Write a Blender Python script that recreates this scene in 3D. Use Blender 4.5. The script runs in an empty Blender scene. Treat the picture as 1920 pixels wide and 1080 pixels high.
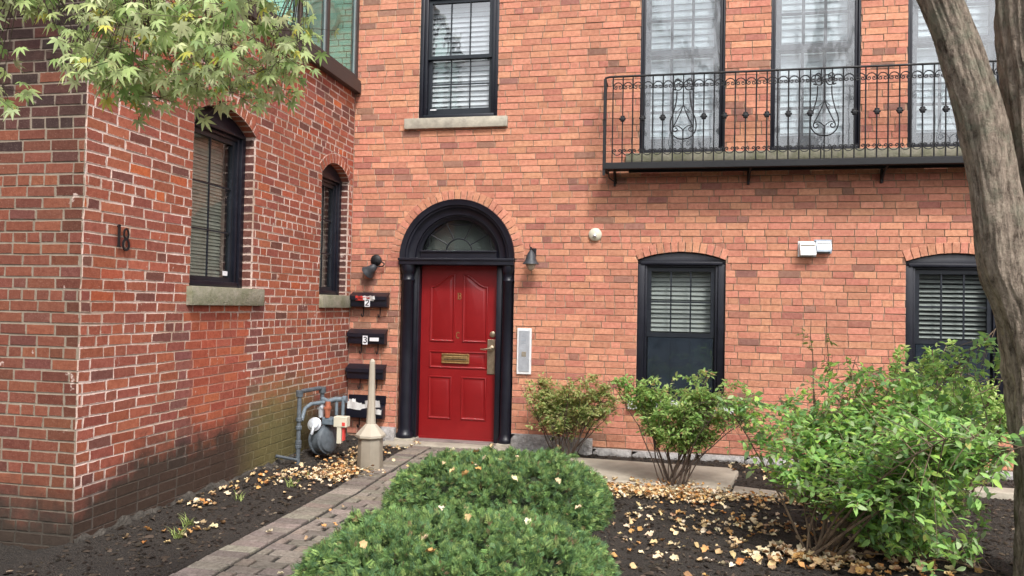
import bpy, bmesh, math, random
import numpy as np
from mathutils import Vector, Matrix, noise

C = bpy.context.scene
col = C.collection
R = math.radians
# ------------------------------------------------------------------ camera
cam_d = bpy.data.cameras.new("camera")
cam_d.sensor_width = 36.0
cam_d.lens = 26.25
cam_d.clip_end = 500
cam = bpy.data.objects.new("camera", cam_d)
col.objects.link(cam)
cam.matrix_world = Matrix(((0.97971382, -0.01470039, 0.19986175, 3.600),
                           (0.19940189, -0.02798623, -0.97951807, -8.1816),
                           (0.01999267, 0.99950021, -0.02448721, 1.58),
                           (0, 0, 0, 1)))
C.camera = cam
# ------------------------------------------------------------------ world, sun, exposure
SUN_EL, SUN_AZ = R(52), R(152)          # azimuth clockwise from +Y
w = bpy.data.worlds.new("World")
C.world = w
w.use_nodes = True
nt = w.node_tree
nt.nodes.clear()
sky = nt.nodes.new('ShaderNodeTexSky')
sky.sky_type = 'NISHITA'
sky.sun_disc = False
sky.sun_elevation = SUN_EL
sky.sun_rotation = SUN_AZ
sky.air_density = 1.0
sky.dust_density = 3.0
hsv = nt.nodes.new('ShaderNodeHueSaturation')
hsv.inputs['Saturation'].default_value = 0.22
bg = nt.nodes.new('ShaderNodeBackground')
bg.inputs['Strength'].default_value = 0.14
wo = nt.nodes.new('ShaderNodeOutputWorld')
nt.links.new(sky.outputs[0], hsv.inputs['Color'])
nt.links.new(hsv.outputs[0], bg.inputs['Color'])
nt.links.new(bg.outputs[0], wo.inputs['Surface'])
sd = bpy.data.lights.new("sun", 'SUN')
sd.energy = 1.7
sd.angle = R(11)
sd.color = (1.0, 0.96, 0.9)
sun = bpy.data.objects.new("sun", sd)
col.objects.link(sun)
dv = Vector((math.sin(SUN_AZ) * math.cos(SUN_EL), math.cos(SUN_AZ) * math.cos(SUN_EL), math.sin(SUN_EL)))
sun.rotation_euler = dv.to_track_quat('Z', 'Y').to_euler()
C.view_settings.view_transform = 'Standard'
C.view_settings.look = 'None'
C.view_settings.exposure = 1.12
C.view_settings.gamma = 1.0
C.render.resolution_x, C.render.resolution_y = 1024, 576
C.cycles.max_bounces = 8
C.cycles.transparent_max_bounces = 12

rnd = random.Random(7)
rng = np.random.default_rng(7)

# ------------------------------------------------------------------ object helpers
def tag(o, label=None, cat=None, group=None, kind=None):
    if label: o['label'] = label
    if cat: o['category'] = cat
    if group: o['group'] = group
    if kind: o['kind'] = kind
    return o

def link(o, parent=None):
    col.objects.link(o)
    if parent is not None: o.parent = parent
    return o

def empty(name, loc=(0, 0, 0), rot=(0, 0, 0), parent=None):
    o = bpy.data.objects.new(name, None)
    o.location = loc
    o.rotation_euler = rot
    o.empty_display_size = 0.1
    return link(o, parent)

def copy_tree(o, parent=None):
    c = o.copy()
    col.objects.link(c)
    c.parent = parent
    for ch in list(o.children): copy_tree(ch, c)
    return c

class MB:
    """collects shapes for one mesh"""
    def __init__(s): s.v = []; s.f = []
    def add(s, verts, faces, M=None):
        n = len(s.v)
        if M is not None: verts = [tuple(M @ Vector(p)) for p in verts]
        s.v += [tuple(p) for p in verts]
        s.f += [tuple(i + n for i in f) for f in faces]
        return s
    def box(s, x0, x1, y0, y1, z0, z1, M=None, bev=0.0):
        if bev <= 0:
            V = [(x, y, z) for z in (z0, z1) for y in (y0, y1) for x in (x0, x1)]
            F = [(0, 2, 3, 1), (4, 5, 7, 6), (0, 1, 5, 4), (2, 6, 7, 3), (0, 4, 6, 2), (1, 3, 7, 5)]
            return s.add(V, F, M)
        bm = bmesh.new()
        bmesh.ops.create_cube(bm, size=1)
        for v in bm.verts:
            v.co = Vector((x0 + (v.co.x + .5) * (x1 - x0), y0 + (v.co.y + .5) * (y1 - y0), z0 + (v.co.z + .5) * (z1 - z0)))
        bmesh.ops.bevel(bm, geom=bm.edges[:], offset=bev, segments=2, profile=.5, affect='EDGES')
        bm.verts.index_update()
        s.add([v.co[:] for v in bm.verts], [[v.index for v in f.verts] for f in bm.faces], M)
        bm.free()
        return s
    def tube(s, pts, r, n=8, cap=True, M=None):
        pts = [Vector(p) for p in pts]
        if not hasattr(r, '__len__'): r = [r] * len(pts)
        V = []; F = []
        t0 = (pts[1] - pts[0]).normalized()
        a = t0.orthogonal().normalized()
        for i, p in enumerate(pts):
            t = (pts[min(i + 1, len(pts) - 1)] - pts[max(i - 1, 0)])
            t = t.normalized() if t.length > 1e-9 else t0
            a = (a - t * a.dot(t))
            a = a.normalized() if a.length > 1e-6 else t.orthogonal().normalized()
            b = t.cross(a)
            for k in range(n):
                q = 2 * math.pi * k / n
                V.append(p + (a * math.cos(q) + b * math.sin(q)) * r[i])
        for i in range(len(pts) - 1):
            for k in range(n):
                F.append((i * n + k, i * n + (k + 1) % n, (i + 1) * n + (k + 1) % n, (i + 1) * n + k))
        if cap:
            F.append(tuple(range(n - 1, -1, -1)))
            F.append(tuple((len(pts) - 1) * n + k for k in range(n)))
        return s.add(V, F, M)
    def lathe(s, prof, n=24, M=None, a0=0.0):
        """prof [(r,z)] bottom to top, around z"""
        V = []; F = []
        for r_, z in prof:
            for k in range(n):
                q = 2 * math.pi * k / n + a0
                V.append((r_ * math.cos(q), r_ * math.sin(q), z))
        for i in range(len(prof) - 1):
            for k in range(n):
                F.append((i * n + k, i * n + (k + 1) % n, (i + 1) * n + (k + 1) % n, (i + 1) * n + k))
        if prof[0][0] > 1e-5: F.append(tuple(range(n - 1, -1, -1)))
        if prof[-1][0] > 1e-5: F.append(tuple((len(prof) - 1) * n + k for k in range(n)))
        return s.add(V, F, M)
    def prism(s, poly, y0, y1, M=None):
        """poly [(x,z)] extruded along y"""
        n = len(poly)
        V = [(x, y0, z) for x, z in poly] + [(x, y1, z) for x, z in poly]
        F = [tuple(range(n)), tuple(range(2 * n - 1, n - 1, -1))]
        F += [(i, i + n, (i + 1) % n + n, (i + 1) % n) for i in range(n)]
        return s.add(V, F, M)
    def build(s, name, mat, parent=None, smooth=False, bev=0.0, loc=None, rot=None, auto=None):
        me = bpy.data.meshes.new(name)
        me.from_pydata([tuple(p) for p in s.v], [], s.f)
        me.update()
        bm = bmesh.new(); bm.from_mesh(me)
        bmesh.ops.recalc_face_normals(bm, faces=bm.faces[:])
        if bev > 0:
            es = [e for e in bm.edges if len(e.link_faces) == 2 and e.calc_face_angle(0) > R(40)]
            bmesh.ops.bevel(bm, geom=es, offset=bev, segments=2, profile=.5, affect='EDGES', clamp_overlap=True)
        bm.to_mesh(me); bm.free()
        if smooth or bev > 0:
            for p in me.polygons: p.use_smooth = True
            me.set_sharp_from_angle(angle=R(auto if auto else 38))
        me.materials.append(mat)
        o = bpy.data.objects.new(name, me)
        if loc: o.location = loc
        if rot: o.rotation_euler = rot
        return link(o, parent)

def T(x=0, y=0, z=0, rx=0, ry=0, rz=0):
    return Matrix.Translation((x, y, z)) @ Matrix.Rotation(rz, 4, 'Z') @ Matrix.Rotation(ry, 4, 'Y') @ Matrix.Rotation(rx, 4, 'X')

def text_mesh(ch, size, depth, mat, name, parent, loc, rot=(R(90), 0, 0), sx=1.0):
    cu = bpy.data.curves.new(name, 'FONT')
    cu.body = ch; cu.size = size; cu.extrude = depth; cu.align_x = 'CENTER'; cu.align_y = 'CENTER'
    t = bpy.data.objects.new(name, cu); col.objects.link(t)
    dg = bpy.context.evaluated_depsgraph_get()
    me = bpy.data.meshes.new_from_object(t.evaluated_get(dg))
    bpy.data.objects.remove(t); bpy.data.curves.remove(cu)
    me.materials.clear(); me.materials.append(mat)
    o = bpy.data.objects.new(name, me)
    o.location = loc; o.rotation_euler = rot; o.scale = (sx, 1, 1)
    return link(o, parent)

# ------------------------------------------------------------------ materials
def newmat(name):
    m = bpy.data.materials.new(name); m.use_nodes = True
    m.node_tree.nodes.clear()
    return m, m.node_tree, m.node_tree.nodes, m.node_tree.links

def nd(nt, t, **kw):
    n = nt.nodes.new(t)
    for k, v in kw.items():
        if k in n.inputs.keys(): n.inputs[k].default_value = v
        else: setattr(n, k, v)
    return n

def lk(nt, a, b): nt.links.new(a, b)

def ramp(nt, src, stops):
    r = nt.nodes.new('ShaderNodeValToRGB')
    e = r.color_ramp.elements
    while len(e) < len(stops): e.new(.5)
    for i, (p, c) in enumerate(stops):
        e[i].position = p
        e[i].color = (c, c, c, 1) if not hasattr(c, '__len__') else (*c, 1)
    lk(nt, src, r.inputs['Fac'])
    return r.outputs['Color']

def mixc(nt, fac, a, b, mode='MIX'):
    m = nt.nodes.new('ShaderNodeMix'); m.data_type = 'RGBA'; m.blend_type = mode
    for inp, val in ((m.inputs['Factor'], fac), (m.inputs['A'], a), (m.inputs['B'], b)):
        if isinstance(val, bpy.types.NodeSocket): lk(nt, val, inp)
        elif hasattr(val, '__len__'): inp.default_value = (*val[:3], 1)
        elif inp.name == 'Factor': m.inputs[0].default_value = val
        else: inp.default_value = (val, val, val, 1)
    return m.outputs['Result']

def mth(nt, op, a, b=None, clamp=False):
    m = nt.nodes.new('ShaderNodeMath'); m.operation = op; m.use_clamp = clamp
    for i, v in enumerate((a, b)):
        if v is None: continue
        if isinstance(v, bpy.types.NodeSocket): lk(nt, v, m.inputs[i])
        else: m.inputs[i].default_value = v
    return m.outputs[0]

def noise_n(nt, scale, detail=4, rough=.6, vec=None, stretch=None):
    tc = nt.nodes.new('ShaderNodeTexCoord')
    src = vec if vec is not None else tc.outputs['Object']
    if stretch:
        mp = nt.nodes.new('ShaderNodeMapping'); mp.inputs['Scale'].default_value = stretch
        lk(nt, src, mp.inputs['Vector']); src = mp.outputs[0]
    n = nt.nodes.new('ShaderNodeTexNoise')
    n.inputs['Scale'].default_value = scale; n.inputs['Detail'].default_value = detail
    n.inputs['Roughness'].default_value = rough
    lk(nt, src, n.inputs['Vector'])
    return n.outputs['Fac']

def bump(nt, h, strength, dist, normal=None):
    b = nt.nodes.new('ShaderNodeBump')
    b.inputs['Strength'].default_value = strength; b.inputs['Distance'].default_value = dist
    lk(nt, h, b.inputs['Height'])
    if normal is not None: lk(nt, normal, b.inputs['Normal'])
    return b.outputs[0]

def pbr(name, base, rough=.5, var=.15, scale=12, bmp=0.0, bscale=60, metal=0.0, spec=.5, dist=.004, base2=None, stretch=None, detail=5):
    m, nt, N, L = newmat(name)
    p = nd(nt, 'ShaderNodeBsdfPrincipled'); o = nd(nt, 'ShaderNodeOutputMaterial')
    f = noise_n(nt, scale, detail, .65, stretch=stretch)
    f = ramp(nt, f, [(.3, 0.0), (.7, 1.0)])
    b2 = base2 if base2 else tuple(c * (1 - var) for c in base)
    b1 = base if base2 else tuple(min(1, c * (1 + var)) for c in base)
    lk(nt, mixc(nt, f, b2, b1), p.inputs['Base Color'])
    rr = mth(nt, 'MULTIPLY_ADD', f, .12); rr.node.inputs[2].default_value = rough - .06
    lk(nt, rr, p.inputs['Roughness'])
    p.inputs['Metallic'].default_value = metal
    p.inputs['Specular IOR Level'].default_value = spec
    if bmp > 0: lk(nt, bump(nt, noise_n(nt, bscale, 5, .6, stretch=stretch), bmp, dist), p.inputs['Normal'])
    lk(nt, p.outputs[0], o.inputs['Surface'])
    return m

def leaf_mat(name, trans=.3, rough=.45, spec=.4):
    m, nt, N, L = newmat(name)
    p = nd(nt, 'ShaderNodeBsdfPrincipled'); o = nd(nt, 'ShaderNodeOutputMaterial')
    a = nd(nt, 'ShaderNodeAttribute', attribute_name='tint')
    n = noise_n(nt, 40, 3)
    c = mixc(nt, ramp(nt, n, [(.35, .8), (.65, 1.0)]), (0, 0, 0), a.outputs['Color'])
    c = mixc(nt, .75, a.outputs['Color'], c)
    lk(nt, c, p.inputs['Base Color'])
    p.inputs['Roughness'].default_value = rough
    p.inputs['Specular IOR Level'].default_value = spec
    t = nd(nt, 'ShaderNodeBsdfTranslucent'); lk(nt, c, t.inputs['Color'])
    mx = nd(nt, 'ShaderNodeMixShader'); mx.inputs[0].default_value = trans
    lk(nt, p.outputs[0], mx.inputs[1]); lk(nt, t.outputs[0], mx.inputs[2])
    lk(nt, mx.outputs[0], o.inputs['Surface'])
    return m

def patch_mask(nt, pos):
    """1 where the old opening under the first side window was bricked up with red mortar"""
    s = nd(nt, 'ShaderNodeSeparateXYZ'); lk(nt, pos, s.inputs[0])
    wob = mth(nt, 'MULTIPLY', mth(nt, 'SUBTRACT', noise_n(nt, 6, 3, .6, vec=pos), .5), .12)
    y = mth(nt, 'ADD', s.outputs[1], wob); z = mth(nt, 'ADD', s.outputs[2], wob)
    m = mth(nt, 'MULTIPLY', mth(nt, 'MULTIPLY', mth(nt, 'ADD', y, 3.0), 60, True), mth(nt, 'MULTIPLY', mth(nt, 'SUBTRACT', -2.17, y), 60, True))
    return mth(nt, 'MULTIPLY', m, mth(nt, 'MULTIPLY', mth(nt, 'SUBTRACT', 1.46, z), 40, True))

def brick_mat(name, mortar, smear, mw=.004, stain=None, bed=1.0):
    """brick tint per face corner; ragged mortar smeared over the brick edges"""
    m, nt, N, L = newmat(name)
    p = nd(nt, 'ShaderNodeBsdfPrincipled'); o = nd(nt, 'ShaderNodeOutputMaterial')
    a = nd(nt, 'ShaderNodeAttribute', attribute_name='tint')
    g = nd(nt, 'ShaderNodeNewGeometry')
    pos = g.outputs['Position']
    n1 = noise_n(nt, 26, 6, .7, vec=pos); n2 = noise_n(nt, 120, 4, .7, vec=pos); n3 = noise_n(nt, 3.0, 4, .6, vec=pos)
    dark = mixc(nt, 1.0, a.outputs['Color'], (.74, .64, .62), 'MULTIPLY')
    lite = mixc(nt, .18, a.outputs['Color'], (.85, .62, .5))
    c = mixc(nt, ramp(nt, n1, [(.36, 0.0), (.62, 1.0)]), dark, a.outputs['Color'])
    c = mixc(nt, ramp(nt, n2, [(.56, 0.0), (.74, .8)]), c, lite)
    c = mixc(nt, ramp(nt, n2, [(.26, .55), (.38, 0.0)]), c, (.06, .035, .03))
    # distance to the brick's own edge (u,v in metres; second map holds length and height)
    uv = nd(nt, 'ShaderNodeUVMap', uv_map='buv'); sz = nd(nt, 'ShaderNodeUVMap', uv_map='bsz')
    su = nd(nt, 'ShaderNodeSeparateXYZ'); lk(nt, uv.outputs[0], su.inputs[0])
    ss = nd(nt, 'ShaderNodeSeparateXYZ'); lk(nt, sz.outputs[0], ss.inputs[0])
    du = mth(nt, 'MINIMUM', su.outputs[0], mth(nt, 'SUBTRACT', ss.outputs[0], su.outputs[0]))
    dv_ = mth(nt, 'MINIMUM', su.outputs[1], mth(nt, 'SUBTRACT', ss.outputs[1], su.outputs[1]))
    if bed != 1.0: dv_ = mth(nt, 'MULTIPLY', dv_, bed)
    d = mth(nt, 'MINIMUM', du, dv_)
    nz = ramp(nt, noise_n(nt, 30, 5, .75, vec=pos), [(.35, 0.0), (.75, 1.0)])
    big = ramp(nt, noise_n(nt, 2.3, 3, .6, vec=pos), [(.35, .25), (.65, 1.0)])
    wd = mth(nt, 'MULTIPLY', mth(nt, 'MULTIPLY', nz, big), smear)
    wd = mth(nt, 'ADD', wd, mw)
    e = mth(nt, 'SUBTRACT', wd, d)
    e = mth(nt, 'MULTIPLY', e, 700.0, True)
    mc = mixc(nt, n1, tuple(x * .75 for x in mortar), tuple(min(1, x * 1.2) for x in mortar))
    if name == 'old_red_brick': mc = mixc(nt, ramp(nt, noise_n(nt, 1.7, 5, .7, vec=pos), [(.42, .85), (.58, 0.0)]), mc, (.36, .25, .19))
    if stain and name == 'old_red_brick': mc = mixc(nt, mth(nt, 'MULTIPLY', patch_mask(nt, pos), .8), mc, (.34, .13, .085))
    c = mixc(nt, e, c, mc)
    # weathering with a shape of its own
    if stain: c = stain(nt, c, pos, n1, n3)
    else: c = mixc(nt, ramp(nt, n3, [(.42, .0), (.7, .28)]), c, mixc(nt, 1.0, c, (.7, .66, .66), 'MULTIPLY'))
    lk(nt, c, p.inputs['Base Color'])
    p.inputs['Roughness'].default_value = .88
    p.inputs['Specular IOR Level'].default_value = .25
    hh = mth(nt, 'ADD', n1, mth(nt, 'MULTIPLY', n2, .5))
    lk(nt, bump(nt, hh, .6, .006), p.inputs['Normal'])
    lk(nt, p.outputs[0], o.inputs['Surface'])
    return m

def mortar_mat(name, base, stain=None):
    m, nt, N, L = newmat(name)
    p = nd(nt, 'ShaderNodeBsdfPrincipled'); o = nd(nt, 'ShaderNodeOutputMaterial')
    g = nd(nt, 'ShaderNodeNewGeometry'); pos = g.outputs['Position']
    n1 = noise_n(nt, 30, 6, .7, vec=pos); n3 = noise_n(nt, 3.0, 4, .6, vec=pos)
    c = mixc(nt, n1, tuple(x * .65 for x in base), tuple(min(1, x * 1.2) for x in base))
    c = mixc(nt, ramp(nt, n3, [(.4, 0.0), (.7, .45)]), c, mixc(nt, 1.0, c, (.6, .55, .5), 'MULTIPLY'))
    if name == 'pale_mortar': c = mixc(nt, ramp(nt, noise_n(nt, 1.7, 5, .7, vec=pos), [(.42, .85), (.58, 0.0)]), c, (.36, .25, .19))
    if name == 'pale_mortar': c = mixc(nt, mth(nt, 'MULTIPLY', patch_mask(nt, pos), .8), c, (.34, .13, .085))
    if stain: c = stain(nt, c, pos, n1, n3)
    lk(nt, c, p.inputs['Base Color']); p.inputs['Roughness'].default_value = .95
    lk(nt, bump(nt, n1, .5, .008), p.inputs['Normal'])
    lk(nt, p.outputs[0], o.inputs['Surface'])
    return m

def side_stain(nt, c, pos, n1, n3):
    """damp and moss creeping up the foot of the side wall, soot on the upper corner"""
    s = nd(nt, 'ShaderNodeSeparateXYZ'); lk(nt, pos, s.inputs[0])
    y, z = s.outputs[1], s.outputs[2]
    nn = noise_n(nt, 5, 5, .65, vec=pos)
    off = mth(nt, 'MULTIPLY', mth(nt, 'SUBTRACT', nn, .5), .45)
    zz = mth(nt, 'ADD', z, off)
    # damp: black-brown
    front = ramp(nt, mth(nt, 'ADD', mth(nt, 'MULTIPLY', y, .25), 1.08), [(0.0, 0.0), (.22, 1.0)])   # 0 by the corner, 1 further back
    hd = mth(nt, 'MULTIPLY_ADD', front, .24); hd.node.inputs[2].default_value = .29
    damp = mth(nt, 'SUBTRACT', hd, mth(nt, 'MULTIPLY', zz, .8))
    damp = mth(nt, 'MULTIPLY', damp, 4.5, True)
    damp = mth(nt, 'MULTIPLY', damp, .93)
    c = mixc(nt, damp, c, mixc(nt, n1, (.018, .015, .012), (.060, .048, .037)))
    # splashes of old mortar and efflorescence
    sp = ramp(nt, noise_n(nt, 7.5, 5, .62, vec=pos), [(.66, 0.0), (.70, .8)])
    c = mixc(nt, mth(nt, 'MULTIPLY', sp, mth(nt, 'SUBTRACT', 1.0, damp, True)), c, (.58, .46, .40))
    # moss green, towards the meter
    my = mth(nt, 'MULTIPLY', mth(nt, 'ADD', y, 2.35), 2.2, True)
    my2 = mth(nt, 'MULTIPLY', mth(nt, 'SUBTRACT', -.75, y), 2.5, True)
    mz = mth(nt, 'MULTIPLY', mth(nt, 'SUBTRACT', .95, zz), 3.0, True)
    mo = mth(nt, 'MULTIPLY', mth(nt, 'MULTIPLY', my, mz), my2)
    mo = mth(nt, 'MULTIPLY', mo, .78)
    c = mixc(nt, mo, c, mixc(nt, n1, (.075, .07, .022), (.24, .2, .085)))
    # mossy run below the first sill, right edge
    # soot near the top
    sz_ = mth(nt, 'MULTIPLY', mth(nt, 'SUBTRACT', mth(nt, 'ADD', z, mth(nt, 'MULTIPLY', off, 2.0)), 2.75), 2.0, True)
    xs = mth(nt, 'MULTIPLY', mth(nt, 'SUBTRACT', -.0, mth(nt, 'ADD', y, 4.09)), 40.0, True)
    so = mth(nt, 'MULTIPLY', mth(nt, 'MULTIPLY', sz_, xs), .8)
    c = mixc(nt, so, c, mixc(nt, 1.0, c, (.22, .2, .22), 'MULTIPLY'))
    return c

M = {}
M['brick_main'] = brick_mat('orange_brick', (.66, .47, .35), .0045, .0012, None, 3.0)
M['mortar_main'] = mortar_mat('tan_mortar', (.36, .23, .16))
M['brick_side'] = brick_mat('old_red_brick', (.62, .46, .40), .012, .0012, side_stain)
M['mortar_side'] = mortar_mat('pale_mortar', (.66, .52, .47), side_stain)
M['brick_front'] = brick_mat('shaded_red_brick', (.27, .215, .165), .005, .001, side_stain)
M['mortar_front'] = mortar_mat('grey_mortar', (.27, .22, .17), side_stain)
M['black'] = pbr('navy_black_paint', (.0075, .008, .015), .38, .25, 6, .15, 90, spec=.45)
M['sash'] = pbr('dark_sash_paint', (.012, .015, .022), .4, .2, 6, spec=.45)
M['iron'] = pbr('wrought_iron', (.009, .009, .011), .55, .3, 20, .4, 120, spec=.4)
M['red'] = pbr('red_door_paint', (.25, .0065, .008), .36, .10, 3, .25, 28, spec=.5, dist=.002, base2=(.205, .006, .008))
M['brass'] = pbr('aged_brass', (.52, .36, .16), .36, .3, 40, metal=.9)
M['nickel'] = pbr('satin_brass_plate', (.42, .34, .24), .38, .2, 40, metal=.85)
M['stone'] = pbr('sill_stone', (.42, .38, .31), .85, .3, 9, .7, 60, dist=.006)
M['stone_moss'] = pbr('mossy_sill_stone', (.33, .30, .24), .9, .3, 9, .9, 50, dist=.008, base2=(.15, .155, .085))
M['granite'] = pbr('grey_granite', (.36, .34, .33), .85, .3, 14, 1.0, 22, dist=.03)
M['concrete'] = pbr('worn_concrete', (.36, .32, .26), .9, .25, 4, .8, 50, dist=.006)
M['rubble'] = pbr('rubble_stone', (.10, .088, .075), .95, .5, 9, 1.0, 26, dist=.03, base2=(.018, .015, .012))
M['white'] = pbr('white_plastic', (.74, .74, .74), .45, .05, 10)
M['label'] = pbr('white_label', (.75, .75, .78), .5, .05, 10)
M['silver'] = pbr('silver_metal', (.62, .65, .70), .35, .1, 20, metal=.55)
M['ventmetal'] = pbr('grey_vent_metal', (.42, .48, .55), .4, .2, 15, metal=.4)
M['cream'] = pbr('cream_plastic', (.62, .58, .46), .5, .08, 10)
M['beige'] = pbr('beige_plastic', (.40, .355, .285), .6, .08, 8, .1, 100)
M['taupe'] = pbr('taupe_plastic', (.26, .225, .175), .6, .12, 8, .1, 100)
M['metergrey'] = pbr('grey_pipe_paint', (.085, .10, .115), .5, .35, 18, .4, 60)
M['meterblue'] = pbr('blue_grey_paint', (.13, .165, .195), .5, .3, 18, .3, 60)
M['rustred'] = pbr('copper_red', (.34, .11, .06), .5, .3, 20)
M['bronze'] = pbr('bronze_cladding', (.045, .036, .035), .5, .15, 5, .15, 80)
M['lampmetal'] = pbr('dark_lamp_metal', (.035, .038, .045), .5, .3, 20)
M['frosted'] = pbr('frosted_lamp_glass', (.42, .34, .26), .35, .2, 20)
M['paper'] = pbr('paper', (.75, .74, .72), .7, .06, 30)
M['paperred'] = pbr('red_paper', (.65, .06, .05), .6, .1, 30)
M['paperblue'] = pbr('blue_paper', (.05, .12, .45), .6, .1, 30)
M['blind'] = pbr('blind_slats', (.34, .37, .34), .6, .08, 20)
M['blind_light'] = pbr('pale_blind_slats', (.60, .63, .65), .55, .06, 20)
M['blind_white'] = pbr('white_blind_slats', (.84, .87, .90), .55, .06, 20)
M['blind_beige'] = pbr('beige_blind_slats', (.42, .38, .31), .6, .2, 8)
M['inside'] = pbr('dim_interior', (.035, .037, .04), .9, .2, 2)
M['fanroom'] = pbr('grey_fan_blind', (.16, .17, .165), .9, .1, 3)
M['screen'] = pbr('insect_screen', (.013, .018, .025), .8, .12, 2)
M['whitebrick'] = pbr('white_painted_brick', (.60, .66, .62), .8, .08, 8)
M['medallion'] = pbr('plaster_grey', (.38, .44, .42), .8, .15, 12)
M['step'] = pbr('threshold_stone', (.22, .17, .16), .8, .3, 8, .5, 50)

def glass_mat(name, refl, tint=(.8, .85, .85), wav=.0, wscale=3.0, stretch=None, rough=.01):
    m, nt, N, L = newmat(name)
    o = nd(nt, 'ShaderNodeOutputMaterial')
    t = nd(nt, 'ShaderNodeBsdfTransparent'); t.inputs[0].default_value = (*tint, 1)
    g = nd(nt, 'ShaderNodeBsdfGlossy'); g.inputs['Roughness'].default_value = rough
    f = nd(nt, 'ShaderNodeLayerWeight'); f.inputs['Blend'].default_value = .5
    p5 = mth(nt, 'MULTIPLY_ADD', mth(nt, 'POWER', f.outputs['Facing'], 5.0), .96); p5.node.inputs[2].default_value = .042
    k = mth(nt, 'MULTIPLY', p5, refl, True)
    if wav > 0:
        b = bump(nt, noise_n(nt, wscale, 2, .5, stretch=stretch), 1.0, wav)
        lk(nt, b, g.inputs['Normal'])
    mx = nd(nt, 'ShaderNodeMixShader'); lk(nt, k, mx.inputs[0])
    lk(nt, t.outputs[0], mx.inputs[1]); lk(nt, g.outputs[0], mx.inputs[2])
    lk(nt, mx.outputs[0], o.inputs['Surface'])
    return m
M['glass'] = glass_mat('window_glass', 1.9, wav=.004)
M['glass_wavy'] = glass_mat('wavy_glass', 3.0, (.9, .92, .93), wav=.003, wscale=5, stretch=(1, 1, 4))
def milky(m, k, colr=(.80, .84, .88)):
    nt = m.node_tree
    out = [n for n in nt.nodes if n.type == 'OUTPUT_MATERIAL'][0]; src = out.inputs['Surface'].links[0].from_socket
    d = nt.nodes.new('ShaderNodeBsdfDiffuse'); d.inputs[0].default_value = (*colr, 1)
    f = ramp(nt, noise_n(nt, 5, 4, .6, stretch=(1.5, 1, 1)), [(.3, k * .6), (.7, k * 1.3)])
    mx = nt.nodes.new('ShaderNodeMixShader'); lk(nt, f, mx.inputs[0]); lk(nt, src, mx.inputs[1]); lk(nt, d.outputs[0], mx.inputs[2]); lk(nt, mx.outputs[0], out.inputs['Surface'])
    return m
M['glass_sky'] = glass_mat('sky_reflecting_glass', 7.0, (.9, .93, .95), wav=.004, wscale=4)
M['film'] = glass_mat('wrinkled_plastic_film', 1.9, (.95, .96, .97), wav=.006, wscale=3.2, stretch=(1.8, 1, .9), rough=.07)
milky(M['film'], .08)
M['screen'] = milky(glass_mat('insect_screen', 1.6, (.55, .57, .6), wav=.004), .42, (.045, .06, .08))
M['glass_green'] = glass_mat('green_glass', 1.3, (.66, .84, .79))
M['glass_dark'] = glass_mat('fanlight_glass', .7, (.8, .83, .82))

# ------------------------------------------------------------------ bricks
def ramp_pick(pal, r):
    c = pal[int(r.random() * len(pal)) % len(pal)]
    k = r.uniform(.85, 1.12)
    return (min(c[0] * k, .9), min(c[1] * k * r.uniform(.92, 1.06), .9), min(c[2] * k, .9))

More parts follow.
